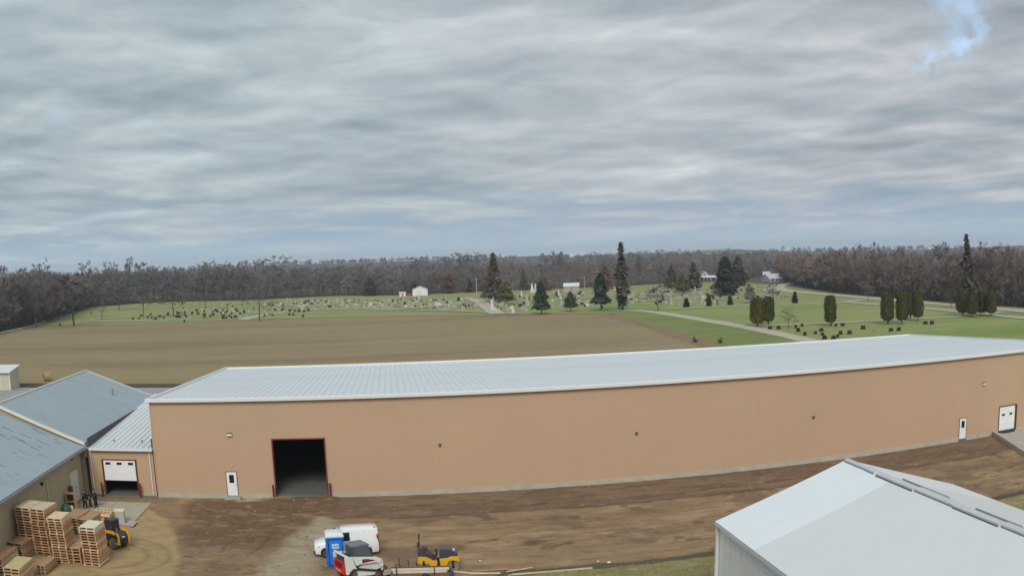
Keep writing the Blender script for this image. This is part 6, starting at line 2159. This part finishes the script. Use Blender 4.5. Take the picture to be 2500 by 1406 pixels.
MB().box(-1.395, -1.37, -.18, .18, .92, 1.0).build('rear_label', m_white, jc)
MB().box(-1.40, -1.20, -.34, .34, .62, .80).build('radiator_grille', M('grille_dark', (.02, .02, .022), .8), jc)
MB().tube((-.95, .30, 1.25), (-.95, .30, 1.62), .05, n=10).build('exhaust', m_steel, jc)
MB().prism([(1.05, .02), (1.75, .02), (1.75, .07), (1.15, .08), (1.10, .60), (1.02, .60)], -.8, .8).build('fork_carriage', m_black, jc)

# lumber on the verge
BD = [((1108, 1394), (1150, 1398), .16, .06, 'short pale board at the foot of the roller'), ((1146, 1399), (1222, 1399), .14, .08, 'pale grey board in the middle of the scattered lumber'),
      ((1152, 1393), (1240, 1388), .10, .05, 'brown board behind the pale grey one'), ((1236, 1392), (1300, 1381.5), .16, .05, 'orange pine board lying aslant on the lumber'),
      ((1240, 1398), (1294, 1391.5), .16, .06, 'bright pine board under the aslant one'), ((1250, 1399), (1446, 1383), .13, .09, 'longest pale board pointing at the white building'),
      ((1230, 1387), (1272, 1386), .10, .05, 'small dark brown board behind the pine boards')]
mats_b = [mb_, mb_, m_pal, M('fresh_pine', (.62, .43, .24), .75, var=.1, scale=3), M('fresh_pine', (.62, .43, .24), .75), M('pale_timber', (.58, .52, .36), .75, var=.1, scale=2), m_pal3]
for (p0, p1, w_, h2, lab), mm in zip(BD, mats_b):
    a_, c_ = at(*p0), at(*p1)
    L_ = float(np.linalg.norm(c_[:2] - a_[:2]))
    z0 = max(yard_z(*((a_[:2] + c_[:2]) / 2)), yard_z(*a_[:2]), yard_z(*c_[:2])) + .005
    o = MB().box(0, L_, -w_ / 2, w_ / 2, 0, h2).build('lumber_board', mm, None, bevel=.006, loc=(a_[0], a_[1], z0), rz=math.atan2(c_[1] - a_[1], c_[0] - a_[0]))
    tag(o, lab, 'board', 'boards lying along the verge')
for (u, v, s, lab) in ((1460, 1366, .10, 'small white scrap on the dark ditch edge, left one'), (1487, 1367, .12, 'small white scrap on the dark ditch edge, right one'), (1171, 1367, .08, 'tiny pale scrap in the soil right of the roller')):
    p = at(u, v)
    z0 = yard_z(p[0], p[1])
    rr = random.Random(u)
    ring = [[(math.cos(a) * s * rr.uniform(.7, 1.3), math.sin(a) * s * rr.uniform(.6, 1.1), z * s) for a in np.linspace(0, 6.283, 8)[:-1]] for z in (0, .5)]
    tag(MB().loft([ring[0], [(x * .7, y * .7, z) for x, y, z in ring[1]]]).build('scrap', m_white, None, loc=(p[0], p[1], z0 - .01)), lab, 'scrap')
for (u, v, h2, lab) in ((1697, 836, .8, 'lone dead weed stalk at the field corner, left one'), (1758, 838, .8, 'small green bush at the field corner beside the warehouse roof')):
    p = at(u, v)
    n = 160
    q = np.random.default_rng(u).normal(0, 1, (n, 3)) * np.array((.35, .35, .4)) * h2 + np.array((p[0], p[1], h2 * .55))
    t1 = np.random.default_rng(u + 1).normal(0, .09, (n, 3))
    t2 = np.random.default_rng(u + 2).normal(0, .16, (n, 3))
    Vq = np.stack([q - t1, q + t1, q + t2], 1).reshape(-1, 3)
    cq = np.tile((.10, .085, .05) if u < 1720 else (.06, .085, .03), (3 * n, 1))
    tag(put('field_bush', raw_mesh('field_bush', Vq, np.arange(3 * n).reshape(n, 3), m_leaf, cq)), lab, 'bush')
# ---------------------------------------------------------------- the air
hm_ = bpy.data.materials.new('thin_haze')
hm_.use_nodes = True
hm_.node_tree.nodes.clear()
_o = hm_.node_tree.nodes.new('ShaderNodeOutputMaterial')
_v = hm_.node_tree.nodes.new('ShaderNodeVolumePrincipled')
_v.inputs['Color'].default_value = (0.80, 0.88, 1.0, 1)
_v.inputs['Density'].default_value = 0.00014
hm_.node_tree.links.new(_v.outputs[0], _o.inputs['Volume'])
tag(MB().box(-5990, 5990, -2990, 8990, -8, 110).build('haze', hm_), kind='stuff')
